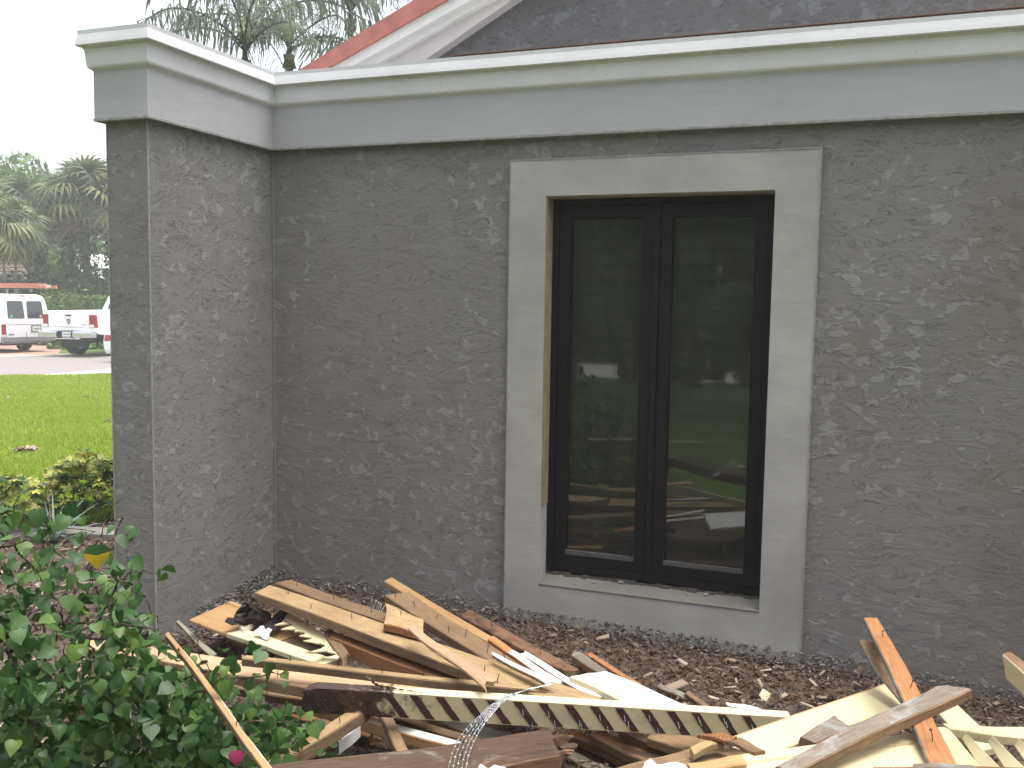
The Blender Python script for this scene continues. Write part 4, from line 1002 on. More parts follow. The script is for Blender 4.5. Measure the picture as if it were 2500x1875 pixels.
TOPX = [-200, 0, 60, 130, 200, 270, 340, 375, 430, 520, 620, 700, 760, 820, 870]
TOPY = [1130, 1175, 1200, 1190, 1225, 1290, 1370, 1480, 1545, 1580, 1625, 1665, 1715, 1770, 1880]
g = np.random.default_rng(21)
cand = []
while len(cand) < 3900:
    px = g.uniform(-260, 850); top = np.interp(px, TOPX, TOPY)
    py = top+abs(g.normal(0, 1))*240+g.uniform(-15, 40) if g.random() < .45 else g.uniform(top, 2050)
    if py > 2080: continue
    dens = np.clip((py-top)/330, 0.10, 1)*np.clip((900-px)/300, .35, 1)
    if py < 1640: dens *= .34 + .25*(px > 250)
    if g.random() > dens: continue
    d = g.uniform(2.35, 3.15) if py > 1500 else g.uniform(2.6, 3.25)
    p = atD(px, py, d)
    tt = np.clip((py-1542)/345, 0, 1); lx = 407+tt*257                   # keep leaves behind the slanting stick
    if abs(px-lx) < 34 and 1530 < py < 1900 and d < 2.74-.72*tt: continue
    if p.z < .05 or (p.x > XP-.05 and p.y > YP-.06): continue
    cand.append((px, py, d, p))
# twig ends reaching over the pier and the boards, measured on the photo
for px, py in ((318, 1282), (335, 1297), (308, 1300), (400, 1390), (380, 1395), (350, 1400), (330, 1390), (395, 1410), (285, 1290), (690, 1640), (672, 1628), (648, 1622), (700, 1660), (610, 1580), (640, 1585), (625, 1572), (560, 1600), (575, 1610), (545, 1590), (590, 1620), (780, 1755), (760, 1770), (745, 1745), (735, 1800), (700, 1770)):
    cand.append((px, py, 2.5, atD(px+g.uniform(-4, 4), py+g.uniform(-4, 4), g.uniform(2.35, 2.6))))
def leaf_rot(p):
    yaw = g.uniform(0, 2*math.pi); pitch = g.normal(.55, .5); roll = g.normal(0, .65)
    tocam = math.atan2(-p.y, -p.x)
    if g.random() < .45: yaw = tocam+g.normal(0, .7)
    return Matrix.Translation(p-SB) @ Matrix.Rotation(yaw, 4, 'Z') @ Matrix.Rotation(pitch, 4, 'Y') @ Matrix.Rotation(roll, 4, 'X')
inframe = [c for c in cand if -20 < c[0] < 2520 and c[1] < 1890]
inframe.sort(key=lambda c: c[2]); chosen = set(id(c) for c in inframe[:295])
fol = MB(); k = 0
for c in cand:
    mtx = leaf_rot(c[3]) @ Matrix.Scale(float(np.clip(g.normal(1.0, .30), .4, 1.35)), 4)
    i = int(g.integers(0, 8))
    if id(c) in chosen:
        o = link('leaf', LEAVES[i], shrub); o.matrix_basis = mtx
    else:
        fol.add([mtx @ Vector(v) for v in LEAFMB[i].v], LEAFMB[i].f)
o = fol.build('foliage', M['leaf'], shrub, smooth=True, fixn=False); o['kind'] = 'stuff'
# one big half-yellow leaf and one fallen pink bract
yl = heart_leaf(33, .030); nf = len(yl.f)
yl.mi = [1 if (j % 6) >= 3 else 0 for j in range(nf)]
o = yl.build('leaf', [M['leaf'], M['leaf_yellow']], shrub, smooth=True, fixn=False)
p = atD(236, 1330, 2.5); o.matrix_basis = Matrix.Translation(p-SB) @ Matrix.Rotation(math.atan2(-p.y, -p.x), 4, 'Z') @ Matrix.Rotation(1.35, 4, 'Y'); o['label'] = 'large leaf, green above and bright yellow below'
br = heart_leaf(34, .019); o = br.build('bract', M['bract'], shrub, smooth=True, fixn=False); p = atD(577, 1832, 2.3)
o.matrix_basis = Matrix.Translation(p-SB) @ Matrix.Rotation(math.atan2(-p.y, -p.x), 4, 'Z') @ Matrix.Rotation(1.3, 4, 'Y'); o['label'] = 'single pink petal-like bract low in the shrub'
# branches
def branch(pts, r0, r1, jit=.012):
    P = [atD(px, py, d) for px, py, d in pts]; Q = []
    for i in range(len(P)-1):
        for k in range(4):
            t = k/4; p = P[i].lerp(P[i+1], t); Q.append(p+Vector([random.uniform(-jit, jit) for _ in range(3)])*(.6 if k else .2)-SB)
    Q.append(P[-1]-SB); mb = MB(); mb.tube(Q, list(np.linspace(r0, r1, len(Q))), 6); mb.build('branch', M['twig'], shrub, smooth=True)
branch([(-120, 1600, 3.0), (0, 1556, 2.95), (70, 1546, 2.9)], .020, .013)
branch([(20, 1585, 2.9), (60, 1568, 2.8), (180, 1548, 2.75), (260, 1560, 2.7), (330, 1575, 2.65)], .009, .003)
branch([(0, 1300, 2.9), (55, 1360, 2.85), (130, 1440, 2.8)], .006, .004)
branch([(-20, 1338, 2.9), (70, 1318, 2.85), (170, 1262, 2.8)], .004, .002)
branch([(100, 1700, 2.9), (115, 1450, 2.85), (113, 1340, 2.8), (118, 1180, 2.8)], .008, .002)
branch([(60, 1650, 2.95), (190, 1480, 2.8), (170, 1400, 2.75), (128, 1330, 2.7)], .008, .003)
branch([(150, 1640, 2.8), (240, 1520, 2.7), (292, 1415, 2.6), (330, 1395, 2.55), (385, 1400, 2.5)], .006, .0018)
branch([(150, 1520, 2.8), (300, 1520, 2.6), (372, 1535, 2.5), (400, 1545, 2.45)], .005, .002)
branch([(290, 1410, 2.6), (340, 1450, 2.55), (385, 1505, 2.5), (398, 1520, 2.48)], .0035, .0015)
branch([(200, 1560, 2.7), (230, 1640, 2.5), (250, 1690, 2.45), (335, 1800, 2.4), (380, 1860, 2.35)], .004, .002)
branch([(130, 1650, 2.55), (148, 1690, 2.5), (158, 1718, 2.45)], .0035, .0022)
branch([(322, 1715, 2.4), (320, 1750, 2.38), (340, 1810, 2.36), (360, 1835, 2.34)], .0042, .0028)
branch([(40, 1742, 2.5), (85, 1800, 2.45), (130, 1860, 2.4)], .0045, .003)
branch([(230, 1520, 2.75), (300, 1590, 2.6), (325, 1640, 2.5)], .004, .002)
branch([(170, 1545, 2.85), (240, 1600, 2.75), (330, 1640, 2.7), (420, 1660, 2.6), (520, 1640, 2.5), (600, 1600, 2.42)], .007, .002)
branch([(350, 1700, 2.7), (480, 1690, 2.6), (620, 1650, 2.48), (700, 1640, 2.4)], .006, .0018)
branch([(380, 1760, 2.7), (520, 1770, 2.6), (640, 1760, 2.5), (770, 1760, 2.42)], .006, .002)
branch([(250, 1600, 2.8), (200, 1580, 2.75), (150, 1500, 2.7), (110, 1470, 2.7)], .005, .003)
for k in range(16):
    x = g.uniform(-40, 330); y = g.uniform(1330, 1640); d = g.uniform(2.6, 3.1)
    branch([(x, y, d), (x+g.uniform(-60, 60), y-g.uniform(30, 90), d-.05), (x+g.uniform(-90, 110), y-g.uniform(60, 160), d-.1)], g.uniform(.002, .0045), .0013)
for k in range(14):
    x = g.uniform(0, 600); y = g.uniform(max(1500, np.interp(x, TOPX, TOPY)+60), 1880); d = g.uniform(2.5, 3.0)
    branch([(x, y, d), (x+g.uniform(-40, 60), y-g.uniform(20, 60), d-.05), (x+g.uniform(-60, 110), y-g.uniform(50, 130), d-.1)], g.uniform(.002, .004), .0014)
branch([(120, 2050, 2.9), (110, 1900, 2.95), (60, 1700, 2.95), (20, 1585, 2.92)], .022, .013)
branch([(320, 2050, 2.7), (300, 1900, 2.75), (200, 1750, 2.8), (150, 1640, 2.85)], .014, .006)

# ------------------------------------------------------------------ yellow-green umbrella-leaf shrubs, spiky plant, garden light
def whorl_leaf(L, seed):
    r2 = random.Random(seed); mb = MB(); n = 7
    for k in range(n):
        a_ = -2.3+4.6*k/(n-1); l = L*(1-.25*abs(k-3)/3); w = l*.17; dr = r2.uniform(.15, .4)
        ca, sa = math.cos(a_), math.sin(a_)
        pts = [(0, 0, 0), (.35*l, w, -.05*l), (.75*l, w*.9, -.2*l*dr*2), (l, 0, -.5*l*dr), (.75*l, -w*.9, -.2*l*dr*2), (.35*l, -w, -.05*l)]
        mb.add([(x*ca-y*sa, x*sa+y*ca, z) for x, y, z in pts], [(0, 1, 2, 3, 4, 5)])
    return mb
WH = [whorl_leaf(.058, s).mesh('leaf_whorl', M['variegated'], fixn=False) for s in range(5)]
WHG = [whorl_leaf(.062, s+9).mesh('leaf_whorl', M['leaf'], fixn=False) for s in range(3)]
def umbrella_shrub(px0, px1, top, bottom, dist, n, label, yellow, seed, sz=1.0):
    g2 = np.random.default_rng(seed); base = atD((px0+px1)/2, bottom, dist); base.z = float(terr(base.x, base.y))
    o = empty('umbrella_leaf_shrub', base, label, 'shrub', 'yellow green shrubs at the lawn edge')
    for k in range(n):
        px = g2.uniform(px0, px1); e = abs((px-px0)/(px1-px0)-.5)*2
        py = top+(bottom-top)*(.30*e**2+g2.uniform(0, 1)**1.5*(.85-.3*e**2)); d = dist+g2.uniform(-.35, .35)
        p = atD(px, py, d)
        if p.x > XP-.08 and p.y > YP-.1: continue
        me = WH[int(g2.integers(0, 5))] if g2.random() < yellow*(1.25-.75*(py-top)/(bottom-top)) else WHG[int(g2.integers(0, 3))]
        w = link('leaf_whorl', me, o)
        w.matrix_basis = Matrix.Translation(p-base) @ Matrix.Rotation(g2.uniform(0, 6.28), 4, 'Z') @ Matrix.Rotation(g2.normal(.5, .55), 4, 'Y') @ Matrix.Scale(g2.uniform(.7, 1.15)*sz, 4)
    for k in range(7):
        mb = MB(); q = atD(g2.uniform(px0+20, px1-20), top+(bottom-top)*.45, dist+g2.uniform(-.15, .15))-base
        mb.tube([Vector((q.x*.5, q.y*.5, 0)), q*.6+Vector((0, 0, .05)), q], [.008, .006, .004], 5); mb.build('stem', M['twig'], o)
umbrella_shrub(120, 300, 1105, 1262, 7.3, 400, 'yellow green umbrella leaf shrub beside the pier', .6, 1)
umbrella_shrub(-80, 120, 1160, 1290, 7.0, 230, 'yellow green umbrella leaf shrub at the left edge of the lawn', .6, 2)
sp = empty('spiky_plant', atD(130, 1255, 6.6), 'blue grey spiky plant in front of the yellow green shrubs', 'plant'); sp.location.z = float(terr(sp.location.x, sp.location.y))
for k in range(26):
    a_ = k*2.4; el_ = random.uniform(.5, 1.25); L = random.uniform(.28, .42); w = .011; mb = MB(); V = []
    for i in range(6):
        t = i/5; rr = L*t*math.cos(el_)*(1+.25*t); z = L*t*math.sin(el_)-.20*L*t*t*(1.6-el_)*1.6; ww = w*(1-t)**.6*(1 if t > 0 else .7)
        V += [(rr, -ww, z), (rr, ww, z+.002)]
    mb.add(V, [(2*i, 2*i+1, 2*i+3, 2*i+2) for i in range(5)])
    o = mb.build('blade', M['blue_leaf'], sp, smooth=True, fixn=False); o.rotation_euler = (0, 0, a_)
gl = empty('garden_light', atD(117, 1240, 6.9), 'small black garden spotlight hidden behind the spiky plant', 'garden light'); gl.location.z = float(terr(gl.location.x, gl.location.y))
mb = MB(); mb.tube([(0, 0, 0), (0, 0, .16)], .012, 8); mb.build('stake', M['black'], gl)
mb = MB(); mb.tube([(.0, 0, .14), (.0, -.03, .22), (0, -.07, .31), (0, -.075, .325)], [.030, .046, .056, .060], 12); mb.build('lamp_housing', M['black'], gl)
mb = MB(); mb.tube([(0, -.0755, .326), (0, -.0765, .328)], .05, 12); mb.build('lens', M['car_glass'], gl)
# fallen leaves and a clump on the lawn
for i, (px, py, lab, s) in enumerate(((215, 970, 'thin fallen twig on the lawn', .3), (8, 974, 'brown fallen leaf at the left edge of the lawn', .14), (252, 1033, 'dark curled leaf lying on the lawn', .12), (62, 1101, 'dry grass clump on the near lawn', .13))):
    p = atZ(px, py, 0)
    for _ in range(12): p = atZ(px, py, float(terr(p.x, p.y))+.03)
    mb = MB()
    if i == 0: mb.tube([(-s, 0, 0), (0, .02, .01), (s*.9, -.02, 0)], .012, 5)
    else:
        for k in range(9 if i == 3 else 2):
            a_ = k*.8; mb.add([(0, 0, 0), (s*.5*math.cos(a_)-.05*math.sin(a_), s*.5*math.sin(a_)+.05*math.cos(a_), .05), (s*math.cos(a_), s*math.sin(a_), .02), (s*.5*math.cos(a_)+.05*math.sin(a_), s*.5*math.sin(a_)-.05*math.cos(a_), .04)], [(0, 1, 2, 3)])
    o = mb.build(['twig', 'fallen_leaf', 'fallen_leaf', 'dry_clump'][i], M['litter'] if i in (1, 3) else M['twig'], loc=p); tag(o, lab, ['twig', 'leaf', 'leaf', 'grass clump'][i])

# ------------------------------------------------------------------ lawn grass (uncountable)
def grass(n, seed):
    g2 = np.random.default_rng(seed); s = 6.9+(27.5-6.9)*g2.random(n)**1.35; az = np.radians(g2.uniform(-52.5, -39.5, n))
    x, y = s*np.sin(az), s*np.cos(az)
    edge = -0.72*x+0.69*y
    ok = (edge > 7.0+.2*np.sin(x*5)) & ((x-a0.x)*SN.x+(y-a0.y)*SN.y < -.15+.1*g2.random(n))
    x, y = x[ok], y[ok]; n = len(x); z = terr(x, y)
    hgt = g2.uniform(.035, .075, n)*(1+.3*np.sin(x*1.7)*np.sin(y*2.1)); w = .004+.0011*np.hypot(x, y)*.6
    a = g2.uniform(0, np.pi, n); lx, ly = g2.normal(0, .028, n), g2.normal(0, .028, n)
    V = np.empty((n, 3, 3)); V[:, 0] = np.stack([x-np.cos(a)*w, y-np.sin(a)*w, z], -1); V[:, 1] = np.stack([x+np.cos(a)*w, y+np.sin(a)*w, z], -1)
    V[:, 2] = np.stack([x+lx, y+ly, z+hgt], -1)
    o = link('lawn_grass', np_mesh('lawn_grass', V.reshape(-1, 3), np.arange(3*n).reshape(n, 3), M['grass'])); o['kind'] = 'stuff'; o['label'] = 'short bright green grass of the front lawn'
grass(190000, 8)

# ------------------------------------------------------------------ leaf clouds for trees and hedges
def leaf_cloud(name, pts, nrm, size, mat, parent=None, seed=1, loc=None, jitter=.6):
    g2 = np.random.default_rng(seed); n = len(pts)
    a = g2.normal(0, 1, (n, 3)); nn = nrm+a*jitter; nn /= np.linalg.norm(nn, axis=1, keepdims=True)
    t = np.cross(nn, g2.normal(0, 1, (n, 3))); t /= np.linalg.norm(t, axis=1, keepdims=True); b = np.cross(nn, t)
    s = (size*np.exp(g2.normal(0, .3, n)))[:, None]
    V = np.stack([pts-t*s, pts-b*s*.5+nn*s*.12, pts+t*s, pts+b*s*.5+nn*s*.12], 1).reshape(-1, 3)
    F = np.arange(4*n).reshape(n, 4)
    o = link(name, np_mesh(name, V, F, mat), parent, loc); return o
def blob_points(g2, centres, radii, n):
    w = radii**2/np.sum(radii**2); ci = g2.choice(len(centres), n, p=w)
    d = g2.normal(0, 1, (n, 3)); d /= np.linalg.norm(d, axis=1, keepdims=True)
    r = radii[ci]*g2.uniform(.35, 1.0, n)**.5
    return centres[ci]+d*r[:, None]*np.array([1, 1, .8]), d
def broad_tree(loc, height, spread, label, group, seed, n=5200, size=.13, low=.25, mat='tree_leaf'):
    g2 = np.random.default_rng(seed); loc = Vector(loc)
    o = empty('broadleaf_tree', loc, label, 'tree', group)
    k = 15; c = np.stack([g2.normal(0, spread*.42, k), g2.normal(0, spread*.42, k), g2.uniform(height*low, height*.86, k)], -1)
    c[:, :2] *= (1.1-.55*np.abs(c[:, 2:3]/height-.55)); rad = g2.uniform(.17, .30, k)*spread+.25
    p, d = blob_points(g2, c, rad, n); f = leaf_cloud('crown', p, d, size, M[mat], o, seed); f['kind'] = 'stuff'
    mb = MB(); mb.tube([(0, 0, -.2), (.05, .02, height*.2), (-.05, .06, height*.45), (0, 0, height*.7)], [.03*height, .024*height, .016*height, .005*height], 8); mb.build('trunk', M['dark_bark'], o, smooth=True)
    for i in range(5):
        e = Vector(c[i]); s_ = Vector((0, 0, height*g2.uniform(.18, .42))); mb = MB(); mb.tube([s_, s_.lerp(e, .5)+Vector((0, 0, -.1)), e], [.011*height, .008*height, .003*height], 6); mb.build('limb', M['dark_bark'], o, smooth=True)
    return o
def hedge(name, quad, zb, zt, label, mat, seed, n=4000, size=.05, cat='hedge', group=None, clipped=True):
    """quad: four ground corners; a clipped box of leaves"""
    g2 = np.random.default_rng(seed); P = [Vector((p[0], p[1], 0)) for p in quad]; cen = sum(P, Vector())/4
    o = empty(name, (cen.x, cen.y, zb), label, cat, group); pts = []; nr = []
    A, B, C, D = [np.array(p-cen) for p in P]; H = zt-zb
    for k in range(n):
        u, v, w = g2.random(3); f = g2.random()
        if f < .45: q = A*(1-u)+B*u; nv = (A+B)/2-(C+D)/2; z = w*H
        elif f < .8: q = (A*(1-u)+B*u)*(1-v)+(D*(1-u)+C*u)*v; nv = np.array([0, 0, 1.]); z = H
        elif f < .9: q = B*(1-v)+C*v; nv = (B+C)/2-(A+D)/2; z = w*H
        else: q = A*(1-v)+D*v; nv = (A+D)/2-(B+C)/2; z = w*H
        nv = nv/np.linalg.norm(nv); am = .05 if clipped else .22
        q = q+g2.normal(0, am, 3); pts.append((q[0], q[1], max(0, z+g2.normal(0, am*(1 if clipped else 1.6))))); nr.append(nv)
    f = leaf_cloud('foliage', np.array(pts), np.array(nr), size, M[mat], o, seed); f['kind'] = 'stuff'
    mb = MB(); s = .86
    mb.add([tuple(np.array([p[0], p[1], 0])*s) for p in (A, B, C, D)]+[(p[0]*s, p[1]*s, H*.93) for p in (A, B, C, D)], [(3, 2, 1, 0), (4, 5, 6, 7), (0, 1, 5, 4), (1, 2, 6, 5), (2, 3, 7, 6), (3, 0, 4, 7)])
    mb.build('twig_core', M['dark_hedge'], o); return o
def gq(px0, px1, dist, depth):
    A, B = atD(px0, 800, dist), atD(px1, 800, dist); k = (dist+depth)/dist
    return [A, B, B*k, A*k]
zg = -.5
hedge('dark_hedge', gq(-60, 300, 46.5, 1.6), zg, 1.95, 'tall dark hedge behind the vans and under the palms', 'dark_hedge', 1, 9000, .09, clipped=False)
hedge('clipped_hedge', gq(184, 330, 42.5, 1.3), zg, 1.50, 'bright clipped hedge behind the pickup truck', 'hedge_leaf', 2, 6500, .055)
hedge('low_shrubs', gq(96, 186, 43.5, 1.2), zg, 1.05, 'loose yellowish low shrubs between van and clipped hedge', 'hedge_leaf', 3, 2600, .075, 'shrubs', clipped=False)
hedge('round_bush', gq(112, 178, 52, 3), zg, 3.0, 'soft green bush in front of the white tiled roof', 'hedge_leaf', 5, 3000, .12, 'bush', clipped=False)
hedge('verge_grass', gq(120, 300, 40.2, 1.0), zg, -.40, 'strip of grass at the far kerb under the truck', 'hedge_leaf', 6, 1500, .06, 'grass verge')
broad_tree(tuple(atD(-14, 700, 62).xy)+(zg,), 10.6, 5.0, 'hazy broad tree rising above the palms at the left edge', 'trees beyond the street', 31, 4200, .22, .45, 'hedge_leaf')
broad_tree(tuple(atD(150, 700, 78).xy)+(zg,), 5.6, 9.0, 'broad tree far behind the white tiled roof', 'trees beyond the street', 32, 3200, .28, .2, 'hedge_leaf')
broad_tree(tuple(atD(330, 700, 80).xy)+(zg,), 7.0, 8.0, 'far tree hidden mostly behind the pier', 'trees beyond the street', 33, 2500, .3, .2)
broad_tree(tuple(atD(55, 700, 70).xy)+(zg,), 6.5, 6.5, 'far tree behind the brown roof', 'trees beyond the street', 34, 3000, .26, .2)

# ------------------------------------------------------------------ fan palms across the street
def fan(seed, rad=.75, pet=.75, droop=.35, n=13):
    r2 = random.Random(seed); mb = MB(); mb.tube([(0, 0, 0), (pet*.6, 0, .04), (pet, 0, 0)], [.022, .016, .012], 4)
    for k in range(n):
        a_ = -2.0+4.0*k/(n-1); l = rad*(1-.18*abs(a_)/2)*r2.uniform(.85, 1.1); w = .055; ca, sa = math.cos(a_), math.sin(a_)
        P = [(0, w*.25, 0), (l*.55, w, .02-droop*.18*l), (l*.82, w*.5, -droop*.55*l), (l, 0, -droop*1.15*l), (l*.82, -w*.5, -droop*.55*l), (l*.55, -w, .02-droop*.18*l), (0, -w*.25, 0)]
        mb.add([(pet+x*ca-y*sa, x*sa+y*ca, z+.05*abs(sa)) for x, y, z in P], [(0, 1, 5, 6), (1, 2, 4, 5), (2, 3, 4)])
    return mb
FAN = [fan(s, droop=.55+.16*s).mesh('frond', M['palm'], fixn=False) for s in range(4)]
FANP = [fan(s+10, droop=.6+.18*s).mesh('frond', M['palm_pale'], fixn=False) for s in range(4)]
FAND = [fan(s+20, .7, .5, 1.3, 9).mesh('dead_frond', M['palm_dead'], fixn=False) for s in range(3)]
def fan_palm(base_px, dist, ycrown, pxcrown, label, seed, size=1.0, ngreen=30, ndead=26, pale=.35, trunk='bark', tr=.17, ivy=False, lift=0):
    g2 = np.random.default_rng(seed); b = atD(base_px, 800, dist); b.z = zg; c = atD(pxcrown, ycrown, dist+.2)
    o = empty('fan_palm', b, label, 'palm tree', 'fan palms across the street'); c = c-b
    mb = MB(); n = 9; V = [Vector((0, 0, -.2)).lerp(c, t)+Vector((.05*math.sin(t*5+seed), .05*math.cos(t*4), 0)) for t in np.linspace(0, 1, n)]
    mb.tube(V, [tr*(1.15-.2*t) for t in np.linspace(0, 1, n)], 10); mb.build('trunk', M[trunk], o, smooth=True)
    for k in range(ngreen):
        el = math.radians(g2.uniform(-55, 80)); az = k*2.39996+g2.normal(0, .2)
        me = FANP[int(g2.integers(0, 4))] if g2.random() < pale else FAN[int(g2.integers(0, 4))]
        f = link('frond', me, o); f.matrix_basis = Matrix.Translation(c) @ Matrix.Rotation(az, 4, 'Z') @ Matrix.Rotation(-el, 4, 'Y') @ Matrix.Rotation(g2.normal(0, .4), 4, 'X') @ Matrix.Scale(size*g2.uniform(.85, 1.15), 4)
    for k in range(ndead):
        el = math.radians(g2.uniform(-89, -70)); az = k*2.39996; t = g2.uniform(.0, 1.0)
        f = link('dead_frond', FAND[int(g2.integers(0, 3))], o); f.matrix_basis = Matrix.Translation(c+Vector((0, 0, -.1-t*.4*size))) @ Matrix.Rotation(az, 4, 'Z') @ Matrix.Rotation(-el, 4, 'Y') @ Matrix.Rotation(g2.normal(0, .5), 4, 'X') @ Matrix.Scale(size*g2.uniform(.8, 1.1), 4)
    if ivy:
        p = np.array([Vector((0, 0, 0)).lerp(c, g2.uniform(.02, .78))+Vector((math.cos(q), math.sin(q), 0))*(tr*g2.uniform(1.1, 2.4)) for q in g2.uniform(0, 6.28, 1500)]); d = p*np.array([1, 1, 0])
        d = g2.normal(0, 1, p.shape); f = leaf_cloud('ivy', p, d, .075, M['dark_hedge'], o, seed); f['kind'] = 'stuff'
    return o
fan_palm(24, 44.0, 555, 8, 'pale trunked palm leaning left in front of the brown roof', 1, 1.0, 32, 5, .6, 'pale_bark', .10)
fan_palm(43, 44.6, 560, 41, 'pale straight trunked palm in front of the brown roof', 2, 1.0, 32, 6, .65, 'pale_bark', .10)
fan_palm(96, 49.0, 505, 88, 'dark trunked fan palm with brown skirt in the middle of the row', 3, 1.25, 30, 14, .65, 'dark_bark', .2, True)
fan_palm(182, 47.0, 492, 168, 'fan palm with long brown skirt and ivied trunk', 4, 1.2, 34, 22, .6, 'dark_bark', .22, True)
fan_palm(214, 46.6, 470, 214, 'tallest fan palm beside the pier edge, with ivied trunk', 5, 1.25, 38, 26, .7, 'dark_bark', .24, True)
fan_palm(204, 48.0, 428, 204, 'fan palm whose small crown tops the others', 6, .75, 16, 4, .7, 'dark_bark', .16)
fan_palm(276, 47.5, 480, 274, 'fan palm half hidden behind the pier', 7, 1.2, 32, 26, .35, 'dark_bark', .2, True)
fan_palm(-25, 47, 510, -22, 'fan palm cut by the left picture edge', 8, 1.2, 30, 8, .5, 'bark', .18)

# ------------------------------------------------------------------ feather palms rising behind the house
def feather(seed, L=2.7):
    """arching rachis with long hanging leaflets"""
    r2 = random.Random(seed); mb = MB(); n = 26; P = []
    e = math.radians(r2.uniform(48, 70)); x = z = 0
    for i in range(n+1):
        P.append(Vector((x, .04*math.sin(i*.2+seed), z))); x += L/n*math.cos(e); z += L/n*math.sin(e); e -= math.radians(4.0+2.3*i/n*1.3+r2.uniform(-.3, .3))
    mb.tube(P, list(np.linspace(.03, .006, n+1)), 5)
    for i in range(4, n+1):
        t = i/n; d = (P[min(i+1, n)]-P[i-1]).normalized()
        for rep in range(2):
            for sy in (-1, 1):
                
                if r2.random() < .22: continue
                l = (.60-.30*abs(t-.5)**1.2)*r2.uniform(.7, 1.1); w = .015
                s0 = P[i-1].lerp(P[i], rep/2); fo = d*r2.uniform(.25, .6); sd = Vector((0, sy*r2.uniform(.5, 1.0), r2.uniform(-.1, .35)))
                m1 = s0+(fo*.5+sd*.5).normalized()*l*.45+Vector((0, 0, -.03)); m2 = m1+Vector((fo.x*.3, sy*.22, -.8)).normalized()*l*.35; m3 = m2+Vector((0, sy*.05, -1))*l*.28
                wv = Vector((w, 0, w*.3)); mb.add([s0-wv*.4, s0+wv*.4, m1+wv, m1-wv, m2+wv*.8, m2-wv*.8, m3], [(0, 1, 2, 3), (3, 2, 4, 5), (5, 4, 6)])
    return mb
FEA = [feather(s).mesh('frond', M['feather'], fixn=False) for s in range(5)]
def feather_palm(px, py, dist, label, seed, n=20, size=1.0, azoff=0):
    g2 = np.random.default_rng(seed); c = atD(px, py, dist); o = empty('feather_palm', (c.x, c.y, 0), label, 'palm tree', 'feather palms behind the house')
    mb = MB(); mb.tube([(0, 0, -.2), (.03, 0, c.z*.4), (0, .03, c.z*.8), (0, 0, c.z+.1)], [.16, .14, .13, .10], 10); mb.build('trunk', M['bark'], o, smooth=True)
    mb = MB(); mb.tube([(0, 0, c.z-.1), (0, 0, c.z+.5), (0, 0, c.z+.9)], [.12, .10, .03], 10); mb.build('crown_shaft', M['palm_pale'], o, smooth=True)
    for k in range(n):
        f = link('frond', FEA[int(g2.integers(0, 5))], o)
        f.matrix_basis = Matrix.Translation((0, 0, c.z+.15+.02*k)) @ Matrix.Rotation(azoff+k*2.39996+g2.normal(0, .15), 4, 'Z') @ Matrix.Rotation(g2.normal(.05, .25), 4, 'Y') @ Matrix.Rotation(g2.normal(0, .2), 4, 'X') @ Matrix.Scale(size*g2.uniform(.85, 1.15), 4)
feather_palm(598, 165, 15.0, 'feather palm rising over the roof corner, left of two', 3, 9, .95)
feather_palm(706, 150, 16.5, 'feather palm nearest the red roof edge', 4, 8, .95)
feather_palm(855, 60, 18.5, 'feather palm mostly hidden behind the red roof', 5, 9, .95)

# ------------------------------------------------------------------ houses across the street
def hip_house(px0, px1, dist, eave_y, top_y, label, roof, wall_h, seed, depth=7, ridge=.35):
    A, B = atD(px0, 800, dist), atD(px1, 800, dist); A.z = B.z = zg
    ex = (B-A); Wd = ex.length; ex.normalize(); ey = Vector((-ex.y, ex.x, 0))
    if ey.dot(A) < 0: ey = -ey
    o = empty('street_house', A, label, 'house', 'houses across the street')
    ze = atD((px0+px1)/2, eave_y, dist).z-zg; zt = atD((px0+px1)/2, top_y, dist+depth/2).z-zg
    def P(u, v, z): p = ex*(u*Wd)+ey*(v*depth); return (p.x, p.y, z)
    mb = MB(); mb.add([P(0.02, .03, 0), P(.98, .03, 0), P(.98, .97, 0), P(0.02, .97, 0), P(0.02, .03, ze), P(.98, .03, ze), P(.98, .97, ze), P(0.02, .97, ze)], [(0, 1, 5, 4), (1, 2, 6, 5), (2, 3, 7, 6), (3, 0, 4, 7)])
    mb.build('wall', M['house_wall'], o)
    # courses of tiles: stepped rows
    rows = 9; mb = MB()
    e = [P(-.03, -.06, ze-.05), P(1.03, -.06, ze-.05), P(1.03, 1.06, ze-.05), P(-.03, 1.06, ze-.05)]
    t_ = [P(.5-ridge/2, .5, zt), P(.5+ridge/2, .5, zt)]
    for (a, b, c, d) in ((e[0], e[1], t_[1], t_[0]), (e[2], e[3], t_[0], t_[1]), (e[1], e[2], t_[1], t_[1]), (e[3], e[0], t_[0], t_[0])):
        a, b, c, d = map(Vector, (a, b, c, d)); nrm = (b-a).cross(d-a).normalized(); nrm = nrm if nrm.z > 0 else -nrm
        for r in range(rows):
            t0, t1 = r/rows, (r+1)/rows; off = nrm*.05
            q = [a.lerp(d, t0)+off, b.lerp(c, t0)+off, b.lerp(c, t1), a.lerp(d, t1), a.lerp(d, t0)-off*.2, b.lerp(c, t0)-off*.2]
            mb.add(q, [(0, 1, 2, 3), (4, 5, 1, 0)])
    mb.build('roof', M[roof], o, fixn=False)
    for k in range(2):
        u = .25+.45*k; mb = MB(); mb.add([P(u, .02, ze*.35), P(u+.14, .02, ze*.35), P(u+.14, .02, ze*.8), P(u, .02, ze*.8), P(u, .04, ze*.35), P(u+.14, .04, ze*.35), P(u+.14, .04, ze*.8), P(u, .04, ze*.8)], [(0, 1, 2, 3), (0, 4, 5, 1), (3, 2, 6, 7)]); mb.build('window', M['car_glass'], o)
hip_house(-90, 88, 55, 682, 596, 'house with steep brown shingled roof behind the pale palms', 'brown_roof', 2.6, 1, 8, .05)
